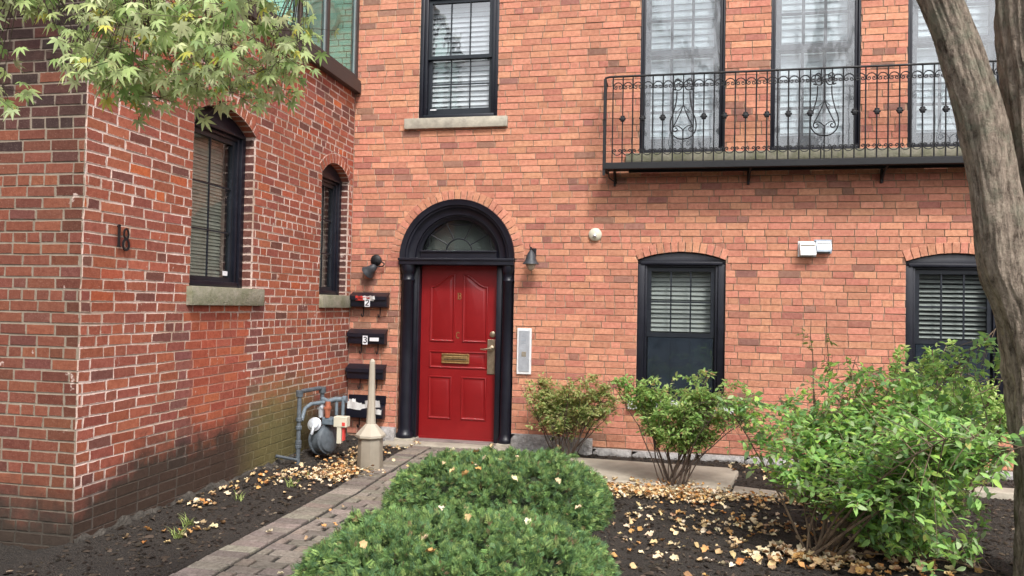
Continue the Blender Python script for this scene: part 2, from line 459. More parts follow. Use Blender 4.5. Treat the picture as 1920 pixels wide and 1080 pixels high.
class Bricks:
    """brick faces of one wall, drawn in wall coordinates u (along), z (up), outward depth"""
    def __init__(s, place):
        s.place = place; s.v = []; s.f = []; s.c = []; s.uv = []; s.sz = []
    def brick(s, quad, depth, colr, r, jit=.0015, out=0.0, ch=.002):
        """quad: 4 (u,z) counter-clockwise from lower left"""
        q = [(u + r.uniform(-jit, jit), z + r.uniform(-jit, jit)) for u, z in quad]
        cu = sum(a[0] for a in q) / 4; cz = sum(a[1] for a in q) / 4
        L = max(abs(q[1][0] - q[0][0]), abs(q[2][0] - q[3][0]), math.hypot(q[1][0]-q[0][0], q[1][1]-q[0][1]))
        H = max(math.hypot(q[3][0] - q[0][0], q[3][1] - q[0][1]), math.hypot(q[2][0]-q[1][0], q[2][1]-q[1][1]))
        if L < .012 or H < .012: return
        n = len(s.v)
        tilt = r.uniform(-.0012, .0012)
        inn = []
        for i, (u, z) in enumerate(q):
            du = cu - u; dz = cz - z
            inn.append((u + math.copysign(min(ch, abs(du)), du), z + math.copysign(min(ch, abs(dz)), dz)))
        for i, (u, z) in enumerate(inn): s.v.append(s.place(u, z, out + tilt * (1 if i in (0, 1) else -1)))
        for u, z in q: s.v.append(s.place(u, z, out - ch))
        for u, z in q: s.v.append(s.place(u, z, out - depth))
        cuv = [(ch, ch), (L - ch, ch), (L - ch, H - ch), (ch, H - ch)]
        ouv = [(0, 0), (L, 0), (L, H), (0, H)]
        s.f.append((n, n + 1, n + 2, n + 3)); s.uv += cuv; s.sz += [(L, H)] * 4
        for i in range(4):
            j = (i + 1) % 4
            s.f.append((n + i, n + 4 + i, n + 4 + j, n + j)); s.uv += [cuv[i], ouv[i], ouv[j], cuv[j]]
            s.f.append((n + 4 + i, n + 8 + i, n + 8 + j, n + 4 + j))
            E = (L, H)[i % 2]; s.uv += [(.004, 0), (depth, 0), (depth, E), (.004, E)] if depth > .05 else [ouv[i], ouv[i], ouv[j], ouv[j]]
            s.sz += [(L, H)] * 4 + [(depth + .01, E) if depth > .05 else (L, H)] * 4
        s.c += [colr] * 36
    def build(s, name, mat, parent):
        me = bpy.data.meshes.new(name); me.from_pydata(s.v, [], s.f)
        ca = me.color_attributes.new('tint', 'FLOAT_COLOR', 'CORNER')
        ca.data.foreach_set('color', np.array([(*c, 1) for c in s.c], dtype=np.float32).ravel())
        for nm, dat in (('buv', s.uv), ('bsz', s.sz)):
            u = me.uv_layers.new(name=nm); u.data.foreach_set('uv', np.array(dat, dtype=np.float32).ravel())
        me.materials.append(mat)
        bm = bmesh.new(); bm.from_mesh(me); bmesh.ops.recalc_face_normals(bm, faces=bm.faces[:]); bm.to_mesh(me); bm.free()
        return link(bpy.data.objects.new(name, me), parent)

class Hole:
    def __init__(s, u0, u1, z0, zs, rise, ring=0.0):
        s.u0, s.u1, s.z0, s.zs, s.rise, s.ring = u0, u1, z0, zs, rise, ring
        a = (u1 - u0) / 2; s.c = (u0 + u1) / 2; s.a = a
        if rise > 0:
            s.Rr = (a * a + rise * rise) / (2 * rise); s.zc = zs + rise - s.Rr
        else: s.Rr = 0; s.zc = zs
    def top(s): return s.zs + s.rise
    def interval(s, z):
        if z < s.z0: return None
        if s.rise <= 0: return (s.u0, s.u1) if z < s.zs else None
        ro = s.Rr + s.ring * .55
        if z < s.zs: return (s.u0, s.u1)
        d2 = ro * ro - (z - s.zc) ** 2
        if d2 <= 0: return None
        d = math.sqrt(d2)
        # limit to the skewbacks
        dm = s.a * ro / s.Rr if s.Rr > 0 else s.a
        d = min(d, dm)
        return (s.c - d, s.c + d)
    def outline(s, grow=0.0, n=20):
        pts = [(s.u0 - grow, s.z0 - grow), (s.u1 + grow, s.z0 - grow)]
        if s.rise <= 0: return pts + [(s.u1 + grow, s.zs + grow), (s.u0 - grow, s.zs + grow)]
        Rr = s.Rr + grow; a = s.a + grow
        th = math.asin(min(1, s.a / s.Rr))
        if s.rise >= s.a * .999: th = math.pi / 2
        for i in range(n + 1):
            t = th - 2 * th * i / n
            pts.append((s.c + Rr * math.sin(t), s.zc + Rr * math.cos(t)))
        return pts

def lay(br, u0, u1, z0, z1, ch, bl, jt, holes, pal, r, offset_fn, palfn=None, jit=.0015, header_every=7, outj=.0015):
    row = 0; z = z0
    while z < z1 - .01:
        zt = min(z + ch, z1)
        hdr = header_every and (row % header_every == header_every // 2)
        u = u0 - r.uniform(.0, bl) if not offset_fn else u0 - offset_fn(row)
        wob = r.uniform(-.001, .001)
        while u < u1:
            L = (bl * .5 if hdr else bl) * r.uniform(.96, 1.04)
            if not hdr and r.random() < .07: L = bl * .5
            a, b = u, u + L; u = b
            a = max(a, u0); b = min(b, u1)
            if b - a < .02: continue
            g = jt / 2
            lo = [[a + g, b - g]]; hi = [[a + g, b - g]]
            segs = [(a + g, b - g, a + g, b - g, .012)]
            for h in holes:
                i0 = h.interval(z + g); i1 = h.interval(zt - g)
                zm = (z + zt) / 2; im = h.interval(zm)
                if im is None and i0 is None and i1 is None: continue
                i0 = i0 or im or i1; i1 = i1 or im or i0
                if h.interval(zt - g) is None and h.rise > 0: i1 = (h.c - .5 * (h.c - i0[0]), h.c + .5 * (i0[1] - h.c))
                if h.interval(z + g) is None and z < h.z0: i0 = i1
                ns = []
                for (al, bl_, ah, bh, dp) in segs:
                    # left remainder
                    if al < i0[0] or ah < i1[0]:
                        cl, chh = min(bl_, i0[0]), min(bh, i1[0])
                        cut = cl < bl_ - 1e-6 or chh < bh - 1e-6
                        if cl - al > .015 or chh - ah > .015:
                            ns.append((al, max(cl, al + .001), ah, max(chh, ah + .001), dp))
                    if bl_ > i0[1] or bh > i1[1]:
                        cl, chh = max(al, i0[1]), max(ah, i1[1])
                        cut = cl > al + 1e-6 or chh > ah + 1e-6
                        if bl_ - cl > .015 or bh - chh > .015:
                            ns.append((min(cl, bl_ - .001), bl_, min(chh, bh - .001), bh, dp))
                segs = ns
            for (al, bl_, ah, bh, dp) in segs:
                cc = palfn((al + bl_) / 2, z, r, hdr) if palfn else ramp_pick(pal, r)
                br.brick([(al, z + g + wob), (bl_, z + g + wob), (bh, zt - g + wob), (ah, zt - g + wob)], dp, cc, r, jit, r.uniform(-outj, outj))
        z = zt; row += 1

def reveals(br, holes, z0, ch, jt, palf, r, d0=.013, d1=.2):
    keep = br.place
    for h in holes:
        for side in (0, 1):
            e = h.u0 if side == 0 else h.u1; sg = 1 if side == 0 else -1
            br.place = lambda w_, z, d, e=e, sg=sg: keep(e + sg * d, z, -w_)
            z = z0; k = 0
            while z < h.zs:
                a, b = max(z, h.z0), min(z + ch, h.zs)
                if b - a > .02:
                    m = d0 + (.09 if k % 2 else .045)
                    for w0, w1 in (((d0, d1),) if jt > .009 else ((d0, m), (m, d1))): br.brick([(w0, a + jt / 2), (w1 - jt, a + jt / 2), (w1 - jt, b - jt / 2), (w0, b - jt / 2)], .012, palf(r), r, .001, 0)
                z += ch; k += 1
    br.place = keep

def arch_ring(br, h, n, jt, palf, r, t=None, deep=.1):
    """voussoirs standing on the hole's arch"""
    t = t or h.ring
    th = math.pi / 2 if h.rise >= h.a * .999 else math.asin(h.a / h.Rr)
    for i in range(n):
        t0 = -th + 2 * th * i / n; t1 = -th + 2 * th * (i + 1) / n
        g0 = jt / 2 / h.Rr; ri = h.Rr; ro = h.Rr + t - jt
        p = lambda rr, tt: (h.c + rr * math.sin(tt), h.zc + rr * math.cos(tt))
        br.brick([p(ri, t0 + g0), p(ri, t1 - g0), p(ro, t1 - g0), p(ro, t0 + g0)], deep, palf(r), r, .001, .0045 + r.uniform(-.0005, .0015))

def backing(name, mat, parent, place, u0, u1, z0, z1, holes, back=.012, reveal=.35):
    bm = bmesh.new()
    def loop(pts, d=-back):
        vs = [bm.verts.new(place(u, z, d)) for u, z in pts]
        return vs, [bm.edges.new((vs[i], vs[(i + 1) % len(vs)])) for i in range(len(vs))]
    es = []
    _, e = loop([(u0, z0), (u1, z0), (u1, z1), (u0, z1)]); es += e
    loops = []
    for h in holes:
        vs, e = loop(h.outline(.003)); es += e; loops.append(vs)
    bmesh.ops.triangle_fill(bm, use_beauty=True, use_dissolve=False, edges=es)
    for h, vs in zip(holes, loops):
        back_v = [bm.verts.new(place(u, z, -reveal)) for u, z in h.outline(.003)]
        for i in range(len(vs)):
            j = (i + 1) % len(vs)
            bm.faces.new((vs[i], vs[j], back_v[j], back_v[i]))
    me = bpy.data.meshes.new(name); bm.to_mesh(me); bm.free()
    me.materials.append(mat)
    return link(bpy.data.objects.new(name, me), parent)

# ------------------------------------------------------------------ windows
def window(parent, loc, rot, wd, h, rise, opt):
    """local: x along the wall 0..wd, z 0..h (spring line), -y outwards, opening in the plane y=0"""
    rec = opt.get('rec', .035); ft = opt.get('ft', .085); fm = M[opt.get('frame', 'black')]
    hs = Hole(0, wd, 0, h, rise)
    out = hs.outline(-.001)
    zt = h - opt.get('head', .04)          # underside of the head frame
    f = MB()
    bot = opt.get('bot', .05)
    f.box(.001, ft, rec, rec + .14, .001, zt + .002)
    f.box(wd - ft, wd - .001, rec + .0005, rec + .1405, .001, zt + .002)
    f.box(ft, wd - ft, rec + .004, rec + .138, .001, bot)
    head = [(.001, zt), (wd - .001, zt)] + [p for p in out[2:]]
    f.prism(head, rec + .002, rec + .139)
    # stepped inner moulding
    st = opt.get('step', .022)
    f.box(ft, ft + st, rec + .02, rec + .135, bot, zt)
    f.box(wd - ft - st, wd - ft, rec + .02, rec + .135, bot, zt)
    f.box(ft + st, wd - ft - st, rec + .022, rec + .134, zt - st, zt - .0005)
    if rise > 0:
        f.box(ft * .45, wd - ft * .45, rec - .012, rec + .01, zt - .004, zt + .03)
    win = f.build('window', fm, parent, bev=.004, loc=loc, rot=rot)
    x0, x1 = ft + st, wd - ft - st
    z0, z1 = bot, zt - st
    zm = z0 + (z1 - z0) * opt.get('meet', .5)
    def sash(za, zb, y, cols, rows, bw=.045, bb=None):
        s = MB(); bb = bb or bw
        s.box(x0 + .001, x0 + bw, y, y + .035, za, zb)
        s.box(x1 - bw, x1 - .001, y, y + .035, za, zb)
        s.box(x0 + bw, x1 - bw, y + .001, y + .034, za, za + bb)
        s.box(x0 + bw, x1 - bw, y + .001, y + .034, zb - bw, zb)
        gx0, gx1, gz0, gz1 = x0 + bw, x1 - bw, za + bb, zb - bw
        mw = opt.get('mw', .008)
        for i in range(1, cols):
            xx = gx0 + (gx1 - gx0) * i / cols
            s.box(xx - mw, xx + mw, y + .010, y + .022, gz0, gz1)
        for i in range(1, rows):
            zz = gz0 + (gz1 - gz0) * i / rows
            s.box(gx0, gx1, y + .0105, y + .0215, zz - mw, zz + mw)
        so = s.build('sash', M[opt.get('sash', 'sash')], win)
        return gx0, gx1, gz0, gz1
    cu, ru = opt.get('gu', (3, 2)); cl, rl = opt.get('gl', (3, 2))
    ub = opt.get('bw', .045)
    if opt.get('single'): zm = z0 + .02
    gu = sash(zm - .02, z1, rec + .045, cu, ru, ub)
    gl = None if opt.get('single') else sash(z0, zm + .02, rec + .082 if not opt.get('flip') else rec + .045, cl, rl, ub, opt.get('bb', .06))
    for g, y in ((gu, rec + .068), (gl, rec + .105)):
        if g is None: continue
        p = MB(); p.add([(g[0], y, g[2]), (g[1], y, g[2]), (g[1], y, g[3]), (g[0], y, g[3])], [(0, 1, 2, 3)])
        p.build('pane', M[opt.get('glassu' if g is gu else 'glassl', 'glass')], win)
    if opt.get('film'):
        p = MB(); y = rec + .03
        p.box(x0 - st + .002, x1 + st - .002, y, y + .0015, z0 + .002, z1 + st - .002)
        p.build('plastic_film', M['film'], win)
    if opt.get('screen'):
        p = MB(); y = rec + .05
        p.box(gl[0] - .03, gl[1] + .03, y, y + .002, gl[2] - .02, gl[3])
        p.build('insect_screen', M['screen'], win)
    # slats
    b = MB(); yb = rec + .165
    bz0 = z0 + opt.get('blind_from', 0) * (z1 - z0)
    n = int((z1 - bz0) / opt.get('slat', .045))
    for i in range(n):
        zz = z1 - (i + .5) * opt.get('slat', .045)
        ti = opt.get('tilt', 38)
        b.box(-.5, .5, -.5, .5, -.5, .5, M=T((x0 + x1) / 2, yb, zz + rnd.uniform(-.002, .002), rx=R(ti + rnd.uniform(-3, 3)), ry=R(rnd.uniform(-.4, .4))) @ Matrix.Diagonal((x1 - x0 - .02, opt.get('slatw', .05), .003, 1)))
    b.build('blind', M[opt.get('blind', 'blind')], win)
    # shallow room behind
    rm = MB(); e = .004
    a0, a1, c0, c1 = e, wd - e, e, hs.top()
    ya, yb2 = rec + .139, rec + .6
    rm.add([(a0, ya, c0), (a1, ya, c0), (a1, ya, c1), (a0, ya, c1), (a0 - .3, yb2, c0), (a1 + .3, yb2, c0), (a1 + .3, yb2, c1), (a0 - .3, yb2, c1)],
           [(4, 5, 6, 7), (0, 1, 5, 4), (1, 2, 6, 5), (2, 3, 7, 6), (3, 0, 4, 7)])
    rm.build('room_behind', M['inside'], win)
    return win

def sill(parent, x0, x1, z0, z1, proj, mat, loc=(0, 0, 0), rot=(0, 0, 0), name='sill', back=.1):
    s = MB()
    n = 14; V = []; F = []
    s.box(x0, x1, -proj, back, z0, z1, bev=.006)
    o = s.build(name, mat, parent, loc=loc, rot=rot, smooth=True)
    return o

# ================================================================== THE SETTING
def grid_obj(name, x0, x1, y0, y1, step, zf, mat, parent=None):
    nx = int((x1 - x0) / step) + 1; ny = int((y1 - y0) / step) + 1
    V = []; F = []
    for j in range(ny):
        for i in range(nx):
            x = x0 + (x1 - x0) * i / (nx - 1); y = y0 + (y1 - y0) * j / (ny - 1)
            V.append((x, y, zf(x, y)))
    for j in range(ny - 1):
        for i in range(nx - 1):
            a = j * nx + i; F.append((a, a + 1, a + nx + 1, a + nx))
    me = bpy.data.meshes.new(name); me.from_pydata(V, [], F)
    for p in me.polygons: p.use_smooth = True
    me.materials.append(mat)
    return link(bpy.data.objects.new(name, me), parent)

def soil_h(x, y):
    v = Vector((x, y, 0))
    h = .022 * noise.noise(v * 2.2) + .014 * noise.noise(v * 9) + .012 * noise.noise(v * 28)
    if .85 < x < 1.9: h = min(h, -.03)
    if x < .85: h += .045 * math.exp(-((x - .0) / .16) ** 2)
    return h - .005

def mulch_mat():
    m, nt, N, L = newmat('dark_mulch')
    p = nd(nt, 'ShaderNodeBsdfPrincipled'); o = nd(nt, 'ShaderNodeOutputMaterial')
    a = noise_n(nt, 70, 6, .8); b = noise_n(nt, 4, 4)
    v = nd(nt, 'ShaderNodeTexVoronoi', Scale=90.0); tc = nd(nt, 'ShaderNodeTexCoord'); lk(nt, tc.outputs['Object'], v.inputs['Vector'])
    c = mixc(nt, ramp(nt, a, [(.35, 0.0), (.7, 1.0)]), (.014, .011, .009), (.075, .058, .045))
    c = mixc(nt, ramp(nt, b, [(.45, 0.0), (.65, .5)]), c, (.03, .024, .02))
    lk(nt, c, p.inputs['Base Color']); p.inputs['Roughness'].default_value = .95
    h = mth(nt, 'ADD', a, v.outputs['Distance'])
    lk(nt, bump(nt, h, 1.0, .02), p.inputs['Normal'])
    lk(nt, p.outputs[0], o.inputs['Surface'])
    return m
M['mulch'] = mulch_mat()
gp = MB(); gp.add([(-60, -60, -.06), (60, -60, -.06), (60, 60, -.06), (-60, 60, -.06)], [(0, 1, 2, 3)])
tag(gp.build('ground', M['mulch']), kind='structure')
tag(grid_obj('soil', -2.2, 8.2, -5.6, .05, .022, soil_h, M['mulch']), kind='structure')

# mulch chips
def scatter(name, tmplV, tmplF, pos, rot, scl, tints, mat, parent=None):
    """many copies of a small shape joined in one mesh; rot (n,3,3)"""
    tv = np.array(tmplV, float); n = len(pos); k = len(tv)
    V = np.einsum('nij,kj->nki', rot, tv) * np.asarray(scl).reshape(n, -1)[:, None, :] if np.asarray(scl).ndim == 1 else np.einsum('nij,nkj->nki', rot, tv[None] * scl[:, None, :])
    V = V + pos[:, None, :]
    V = V.reshape(-1, 3)
    me = bpy.data.meshes.new(name)
    nf = len(tmplF); sizes = [len(f) for f in tmplF]
    flat = np.array([i for f in tmplF for i in f])
    loops = (flat[None, :] + (np.arange(n) * k)[:, None]).ravel()
    me.vertices.add(len(V)); me.vertices.foreach_set('co', V.ravel())
    me.loops.add(len(loops)); me.loops.foreach_set('vertex_index', loops)
    tot = np.tile(np.array(sizes), n); st = np.concatenate([[0], np.cumsum(tot)[:-1]])
    me.polygons.add(nf * n); me.polygons.foreach_set('loop_start', st); me.polygons.foreach_set('loop_total', tot)
    me.update(calc_edges=True)
    ca = me.color_attributes.new('tint', 'FLOAT_COLOR', 'POINT')
    cc = np.ones((n, k, 4), np.float32); cc[:, :, :3] = tints[:, None, :]
    ca.data.foreach_set('color', cc.ravel())
    me.materials.append(mat)
    return link(bpy.data.objects.new(name, me), parent)

def rots(n, az=None, pitch=None, roll=None):
    az = rng.uniform(0, 2 * np.pi, n) if az is None else az
    pitch = np.zeros(n) if pitch is None else pitch
    roll = np.zeros(n) if roll is None else roll
    ca, sa, cp, sp, cr, sr = np.cos(az), np.sin(az), np.cos(pitch), np.sin(pitch), np.cos(roll), np.sin(roll)
    Z = np.zeros(n); O = np.ones(n)
    Rz = np.stack([np.stack([ca, -sa, Z], -1), np.stack([sa, ca, Z], -1), np.stack([Z, Z, O], -1)], 1)
    Rx = np.stack([np.stack([O, Z, Z], -1), np.stack([Z, cp, -sp], -1), np.stack([Z, sp, cp], -1)], 1)
    Ry = np.stack([np.stack([cr, Z, sr], -1), np.stack([Z, O, Z], -1), np.stack([-sr, Z, cr], -1)], 1)
    return Rz @ Rx @ Ry

def tints(n, pal, wts=None, jit=.15):
    pal = np.array(pal, float)
    idx = rng.choice(len(pal), n, p=None if wts is None else np.array(wts) / sum(wts))
    return np.clip(pal[idx] * rng.uniform(1 - jit, 1 + jit, (n, 1)) * rng.uniform(.95, 1.05, (n, 3)), 0, 1)

M['leaf'] = leaf_mat('shrub_leaf', .5, .5, .25)
M['litter'] = leaf_mat('dry_leaf', .12, .8, .15)
M['yew'] = leaf_mat('yew_needle', .12, .6, .25)
M['maple'] = leaf_mat('maple_leaf', .42, .5, .3)

n = 17000
px = rng.uniform(0, 7, n); py = rng.uniform(-5.2, 0, n)
keep = (px < .86) | (px > 1.9)
px, py = px[keep], py[keep]; n = len(px)
pz = np.array([soil_h(a, b) for a, b in zip(px, py)]) + .004
o = scatter('mulch_chips', [(-.5, -.15, 0), (.5, -.2, 0), (.45, .2, .12), (-.4, .15, .1), (0, 0, .3)],
            [(0, 1, 4), (1, 2, 4), (2, 3, 4), (3, 0, 4)], np.stack([px, py, pz], 1), rots(n, pitch=rng.uniform(-.5, .5, n)),
            rng.uniform(.008, .036, n) * rng.choice([1, 1, 1, 1.7], n), tints(n, [(.024, .018, .014), (.06, .045, .034), (.10, .075, .057), (.19, .15, .11)], [5, 4, 2.2, .6]), M['litter'])
tag(o, 'dark bark chips covering the planting beds', 'mulch', kind='stuff')

# brick path
def paver_mat():
    m, nt, N, L = newmat('clay_pavers')
    p = nd(nt, 'ShaderNodeBsdfPrincipled'); o = nd(nt, 'ShaderNodeOutputMaterial')
    a = nd(nt, 'ShaderNodeAttribute', attribute_name='tint')
    n1 = noise_n(nt, 45, 5, .75); n2 = noise_n(nt, 4, 4)
    c = mixc(nt, ramp(nt, n1, [(.35, .0), (.6, 1.0)]), mixc(nt, 1.0, a.outputs['Color'], (.5, .48, .46), 'MULTIPLY'), a.outputs['Color'])
    c = mixc(nt, ramp(nt, n2, [(.45, 0.0), (.7, .4)]), c, (.08, .075, .055))
    lk(nt, c, p.inputs['Base Color']); p.inputs['Roughness'].default_value = .9
    lk(nt, bump(nt, n1, .8, .006), p.inputs['Normal'])
    lk(nt, p.outputs[0], o.inputs['Surface'])
    return m
M['paver'] = paver_mat()
pr = random.Random(3)
pal_pav = [(.25, .215, .18), (.22, .19, .16), (.28, .245, .205), (.19, .165, .14), (.26, .215, .175)]
pb = Bricks(lambda u, v, d: (u, v, d))
def pave(x0, x1, y0, y1, jx=.006):
    zo = .012 + .006 * noise.noise(Vector((x0 * 2, y0 * 2, 5))) + pr.uniform(-.003, .003)
    pb.brick([(x0 + jx / 2, y0 + .003), (x1 - jx / 2, y0 + .003), (x1 - jx / 2, y1 - .003), (x0 + jx / 2, y1 - .003)], .05, ramp_pick(pal_pav, pr), pr, .003, zo, .004)
y = -5.4; row = 0
while y < -.22:
    xe = .88 + .015 * math.sin(y * 1.7)
    pave(xe, xe + .225, y, y + .105)
    x = xe + .245 + (.0 if row % 2 else -.105) + pr.uniform(-.03, .0)
    first = True
    while x < 2.3:
        a = max(x, xe + .245)
        if x + .21 - a > .03: pave(a, x + .21, y, y + .103, pr.choice((.008, .012, .02, .03)))
        x += .215
    y += .107; row += 1
o = pb.build('brick_path', M['paver'], None); tag(o, kind='structure')
jm = MB(); jm.add([(.87, -5.5, -.002), (2.3, -5.5, -.002), (2.3, -.2, -.002), (.87, -.2, -.002)], [(0, 1, 2, 3)])
M['joint'] = pbr('path_bedding', (.02, .018, .015), .95, .3, 30, .6, 60)
tag(jm.build('path_bedding', M['joint']), kind='structure')

# concrete kerb slabs at the right bed
def slab(name, pts, z0, z1, mat, tilt=0):
    s = MB(); n = len(pts)
    V = [(x, y, z0) for x, y in pts] + [(x, y, z1 + tilt * (y - pts[0][1])) for x, y in pts]
    F = [tuple(range(n - 1, -1, -1)), tuple(range(n, 2 * n))] + [(i, (i + 1) % n, (i + 1) % n + n, i + n) for i in range(n)]
    s.add(V, F)
    return s.build(name, mat, bev=.012)
tag(slab('concrete_kerb', [(2.2, -1.36), (4.17, -1.44), (4.33, -.62), (4.24, -.5), (2.2, -.42)], -.08, .035, M['concrete']), kind='structure')
tag(slab('concrete_kerb', [(4.19, -1.47), (4.62, -1.5), (4.6, -1.3), (4.24, -1.2)], -.08, .02, M['concrete']), kind='structure')
tag(slab('concrete_kerb', [(4.7, -.95), (7.4, -.95), (7.4, -.72), (4.7, -.72)], -.08, .05, M['concrete']), kind='structure')
tag(slab('door_step', [(.50, -.22), (2.02, -.22), (2.02, .02), (.50, .02)], -.06, .022, M['concrete']), kind='structure')

# ================================================================== MAIN BUILDING
mb = empty('brick_building', (3.6, 0, 0))
tag(mb, 'orange brick building with red arched front door and black window frames', 'building')
mbr = empty  # alias
def main_part(o):
    o.parent = mb; o.matrix_parent_inverse = Matrix.Translation((-3.6, 0, 0)); return o
class _P:  # collects parts built in world coordinates below the building empty
    pass
H_low1 = Hole(3.315, 4.235, .60, 2.115, .085, .115)
H_low2 = Hole(5.99, 6.91, .60, 2.115, .085, .115)
H_low3 = Hole(8.6, 9.5, .60, 2.115, .085, .115)
H_up = Hole(.785, 1.72, 3.72, 5.22, 0)
H_b1 = Hole(3.31, 4.20, 3.26, 5.5, 0)
H_b2 = Hole(4.665, 5.55, 3.26, 5.5, 0)
H_b3 = Hole(5.995, 6.88, 3.26, 5.5, 0)
H_door = Hole(.60, 1.955, -.05, 2.11, .6775, .115)
mholes = [H_low1, H_low2, H_up, H_b1, H_b2, H_b3, H_door]
br = Bricks(lambda u, z, d: (u, -d, z))
r = random.Random(11)
OR = [(.655, .31, .20), (.645, .30, .19), (.67, .32, .205), (.635, .29, .188), (.62, .275, .185), (.655, .31, .198)]
DK = [(.38, .18, .135), (.37, .20, .145), (.45, .195, .145), (.32, .17, .13)]
RD = [(.60, .26, .175), (.57, .24, .165), (.61, .27, .18)]
def main_pal(u, z, r, hdr):
    q = r.random()
    corner = math.exp(-max(0, u) / .35)              # browner bricks by the inner corner
    if q < .07 + .30 * corner * (1 if z < 3.9 else .6): return ramp_pick(DK, r)
    low = .32 if z < 2.9 else .2
    if q < .07 + low + .3 * corner or (hdr and q < .55): return ramp_pick(RD, r)
    k = 1.0
    c = ramp_pick(OR, r)
    if u > 3 and z > 3: c = tuple(min(.9, x * 1.06) for x in c)
    return c
lay(br, .0, 9.6, .07, 6.3, .0717, .216, .007, mholes, OR, r, None, main_pal, .0016, 9, .003)
def vp(r): return ramp_pick(RD + OR + OR[:2], r)
for h, nn in ((H_low1, 13), (H_low2, 13)): arch_ring(br, h, nn, .008, vp, r)
arch_ring(br, H_door, 31, .008, vp, r)
for h in (H_low1, H_low2):  # brick sides under the sills stay; soldier headers are part of the arch
    pass
reveals(br, mholes, .07, .0717, .008, vp, r)
main_part(br.build('wall', M['brick_main'], None))
main_part(backing('mortar_bed', M['mortar_main'], None, lambda u, z, d: (u, -d, z), -2.4, 9.6, -.1, 6.3, mholes, back=.011))
# roof slab / upper mass keeps sky light out
rf = MB(); rf.box(-2.4, 9.6, .5, 5, 6.0, 6.3); rf.box(-2.4, 9.6, 1.2, 1.3, -.1, 6.0); rf.box(9.5, 9.6, .1, 5, -.1, 6.0)
main_part(rf.build('roof', M['bronze'], None))

wopt = dict(rec=.03, ft=.075, step=.028, frame='black', gu=(3, 2), gl=(3, 2), meet=.47, blind='blind', glassu='glass_wavy', screen=True, blind_from=.46, head=.05, slat=.05, slatw=.052, tilt=62, bb=.08)
W1 = window(mb, (H_low1.u0 - 3.6, 0, .60), (0, 0, 0), .92, 1.515, .085, wopt)
W2 = window(mb, (H_low2.u0 - 3.6, 0, .60), (0, 0, 0), .92, 1.515, .085, dict(wopt, tilt=35, slat=.047))
WU = window(mb, (H_up.u0 - 3.6, 0, 3.72), (0, 0, 0), .935, 1.5, 0, dict(rec=.012, ft=.045, step=.04, gu=(3, 1), gl=(3, 2), meet=.5, blind='blind_light', glassu='glass_sky', glassl='glass_wavy', head=.06, slat=.058, slatw=.06, tilt=66, bb=.085, bw=.04, mw=.007))
W1['label'] = 'black arched ground floor window right of the intercom, half its blind drawn down'
W2['label'] = 'black arched ground floor window partly hidden by the tree and the leafy shrub'
WU['label'] = 'black sash window above the red door with blinds'
for k, h in enumerate((H_b1, H_b2, H_b3)):
    wb = window(mb, (h.u0 - 3.6, 0, 3.26), (0, 0, 0), h.u1 - h.u0, 2.24, 0, dict(rec=.012, ft=.022, step=.03, gu=(3, 3), gl=(3, 3), meet=.495, blind='blind_white', film=True, head=.03, slat=.07, slatw=.075, tilt=74, bb=.13, bw=.06, mw=.015))
    wb['label'] = ['left balcony window under wrinkled plastic film', 'middle balcony window under wrinkled plastic film', 'right balcony window partly hidden by the tree'][k]
# sticker on upper sash
s = MB(); s.box(.125, .20, .05, .0525, .108, .122); s.build('sticker', M['label'], WU)
# sills
X = -3.6
sill(mb, .63 + X, 1.845 + X, 3.60, 3.72, .045, M['stone'])
sill(mb, 3.23 + X, 4.33 + X, .50, .60, .05, M['white'])
sill(mb, 5.90 + X, 7.0 + X, .50, .60, .05, M['white'])
sill(mb, 3.17 + X, 9.0 + X, 3.165, 3.26, .06, M['stone_moss'])
# foundation blocks of the main wall
fr = random.Random(5)
for (a, b, zt) in ((.42, .60, .165), (1.96, 2.42, .17), (2.42, 2.86, .16), (2.87, 3.28, .06), (3.29, 3.95, .055), (3.96, 4.44, .06), (4.45, 5.1, .06), (5.11, 5.8, .055), (5.81, 6.5, .06), (6.51, 7.3, .06), (7.31, 8.0, .06)):
    s = MB()
    nx, nz = 10, 5
    V = []; F = []
    for j in range(nz + 1):
        for i in range(nx + 1):
            x = a + (b - a) * i / nx; z = -.12 + (zt + .12) * j / nz
            e = min(i, nx - i, nz - j, j)
            V.append((x + X, -(.045 + (.0 if e == 0 else .02 + .022 * noise.noise(Vector((x * 9, z * 9, 2))))), z))
    for j in range(nz):
        for i in range(nx): q = j * (nx + 1) + i; F.append((q, q + 1, q + nx + 2, q + nx + 1))
    s.add(V, F); s.box(a + X, b + X, -.045, .02, -.12, zt)
    s.build('foundation_stone', M['granite'], mb, smooth=True)

# ---- door surround
ds = empty('door_surround', (X, 0, 0), parent=mb)
prof = [(.452, .15), (.452, .085), (.475, .078), (.49, .06), (.50, .06), (.505, .04), (.55, .036), (.575, .02), (.585, .0), (.605, -.004), (.612, -.02), (.655, -.024), (.672, -.03), (.678, -.012), (.6765, .15)]
s = MB(); n = 40; V = []; F = []
for i in range(n + 1):
    t = math.pi * i / n
    for rr, yy in prof: V.append((1.2775 + rr * math.cos(t), yy, 2.112 + rr * math.sin(t)))
k = len(prof)
for i in range(n):
    for j in range(k - 1): F.append((i * k + j, i * k + j + 1, (i + 1) * k + j + 1, (i + 1) * k + j))
F.append(tuple(range(k))); F.append(tuple(n * k + j for j in range(k)))
s.add(V, F); s.build('arch_moulding', M['black'], ds, smooth=True, auto=50)
s = MB()
s.box(.601, 1.954, -.045, .15, 2.035, 2.11, bev=.006)
s.box(.595, 1.96, -.058, .02, 2.085, 2.112, bev=.005)
s.box(.83, 1.73, .06, .15, 2.1125, 2.20, bev=.005)
s.box(.83, 1.73, .045, .10, 2.185, 2.207, bev=.004)
s.build('lintel', M['black'], ds)
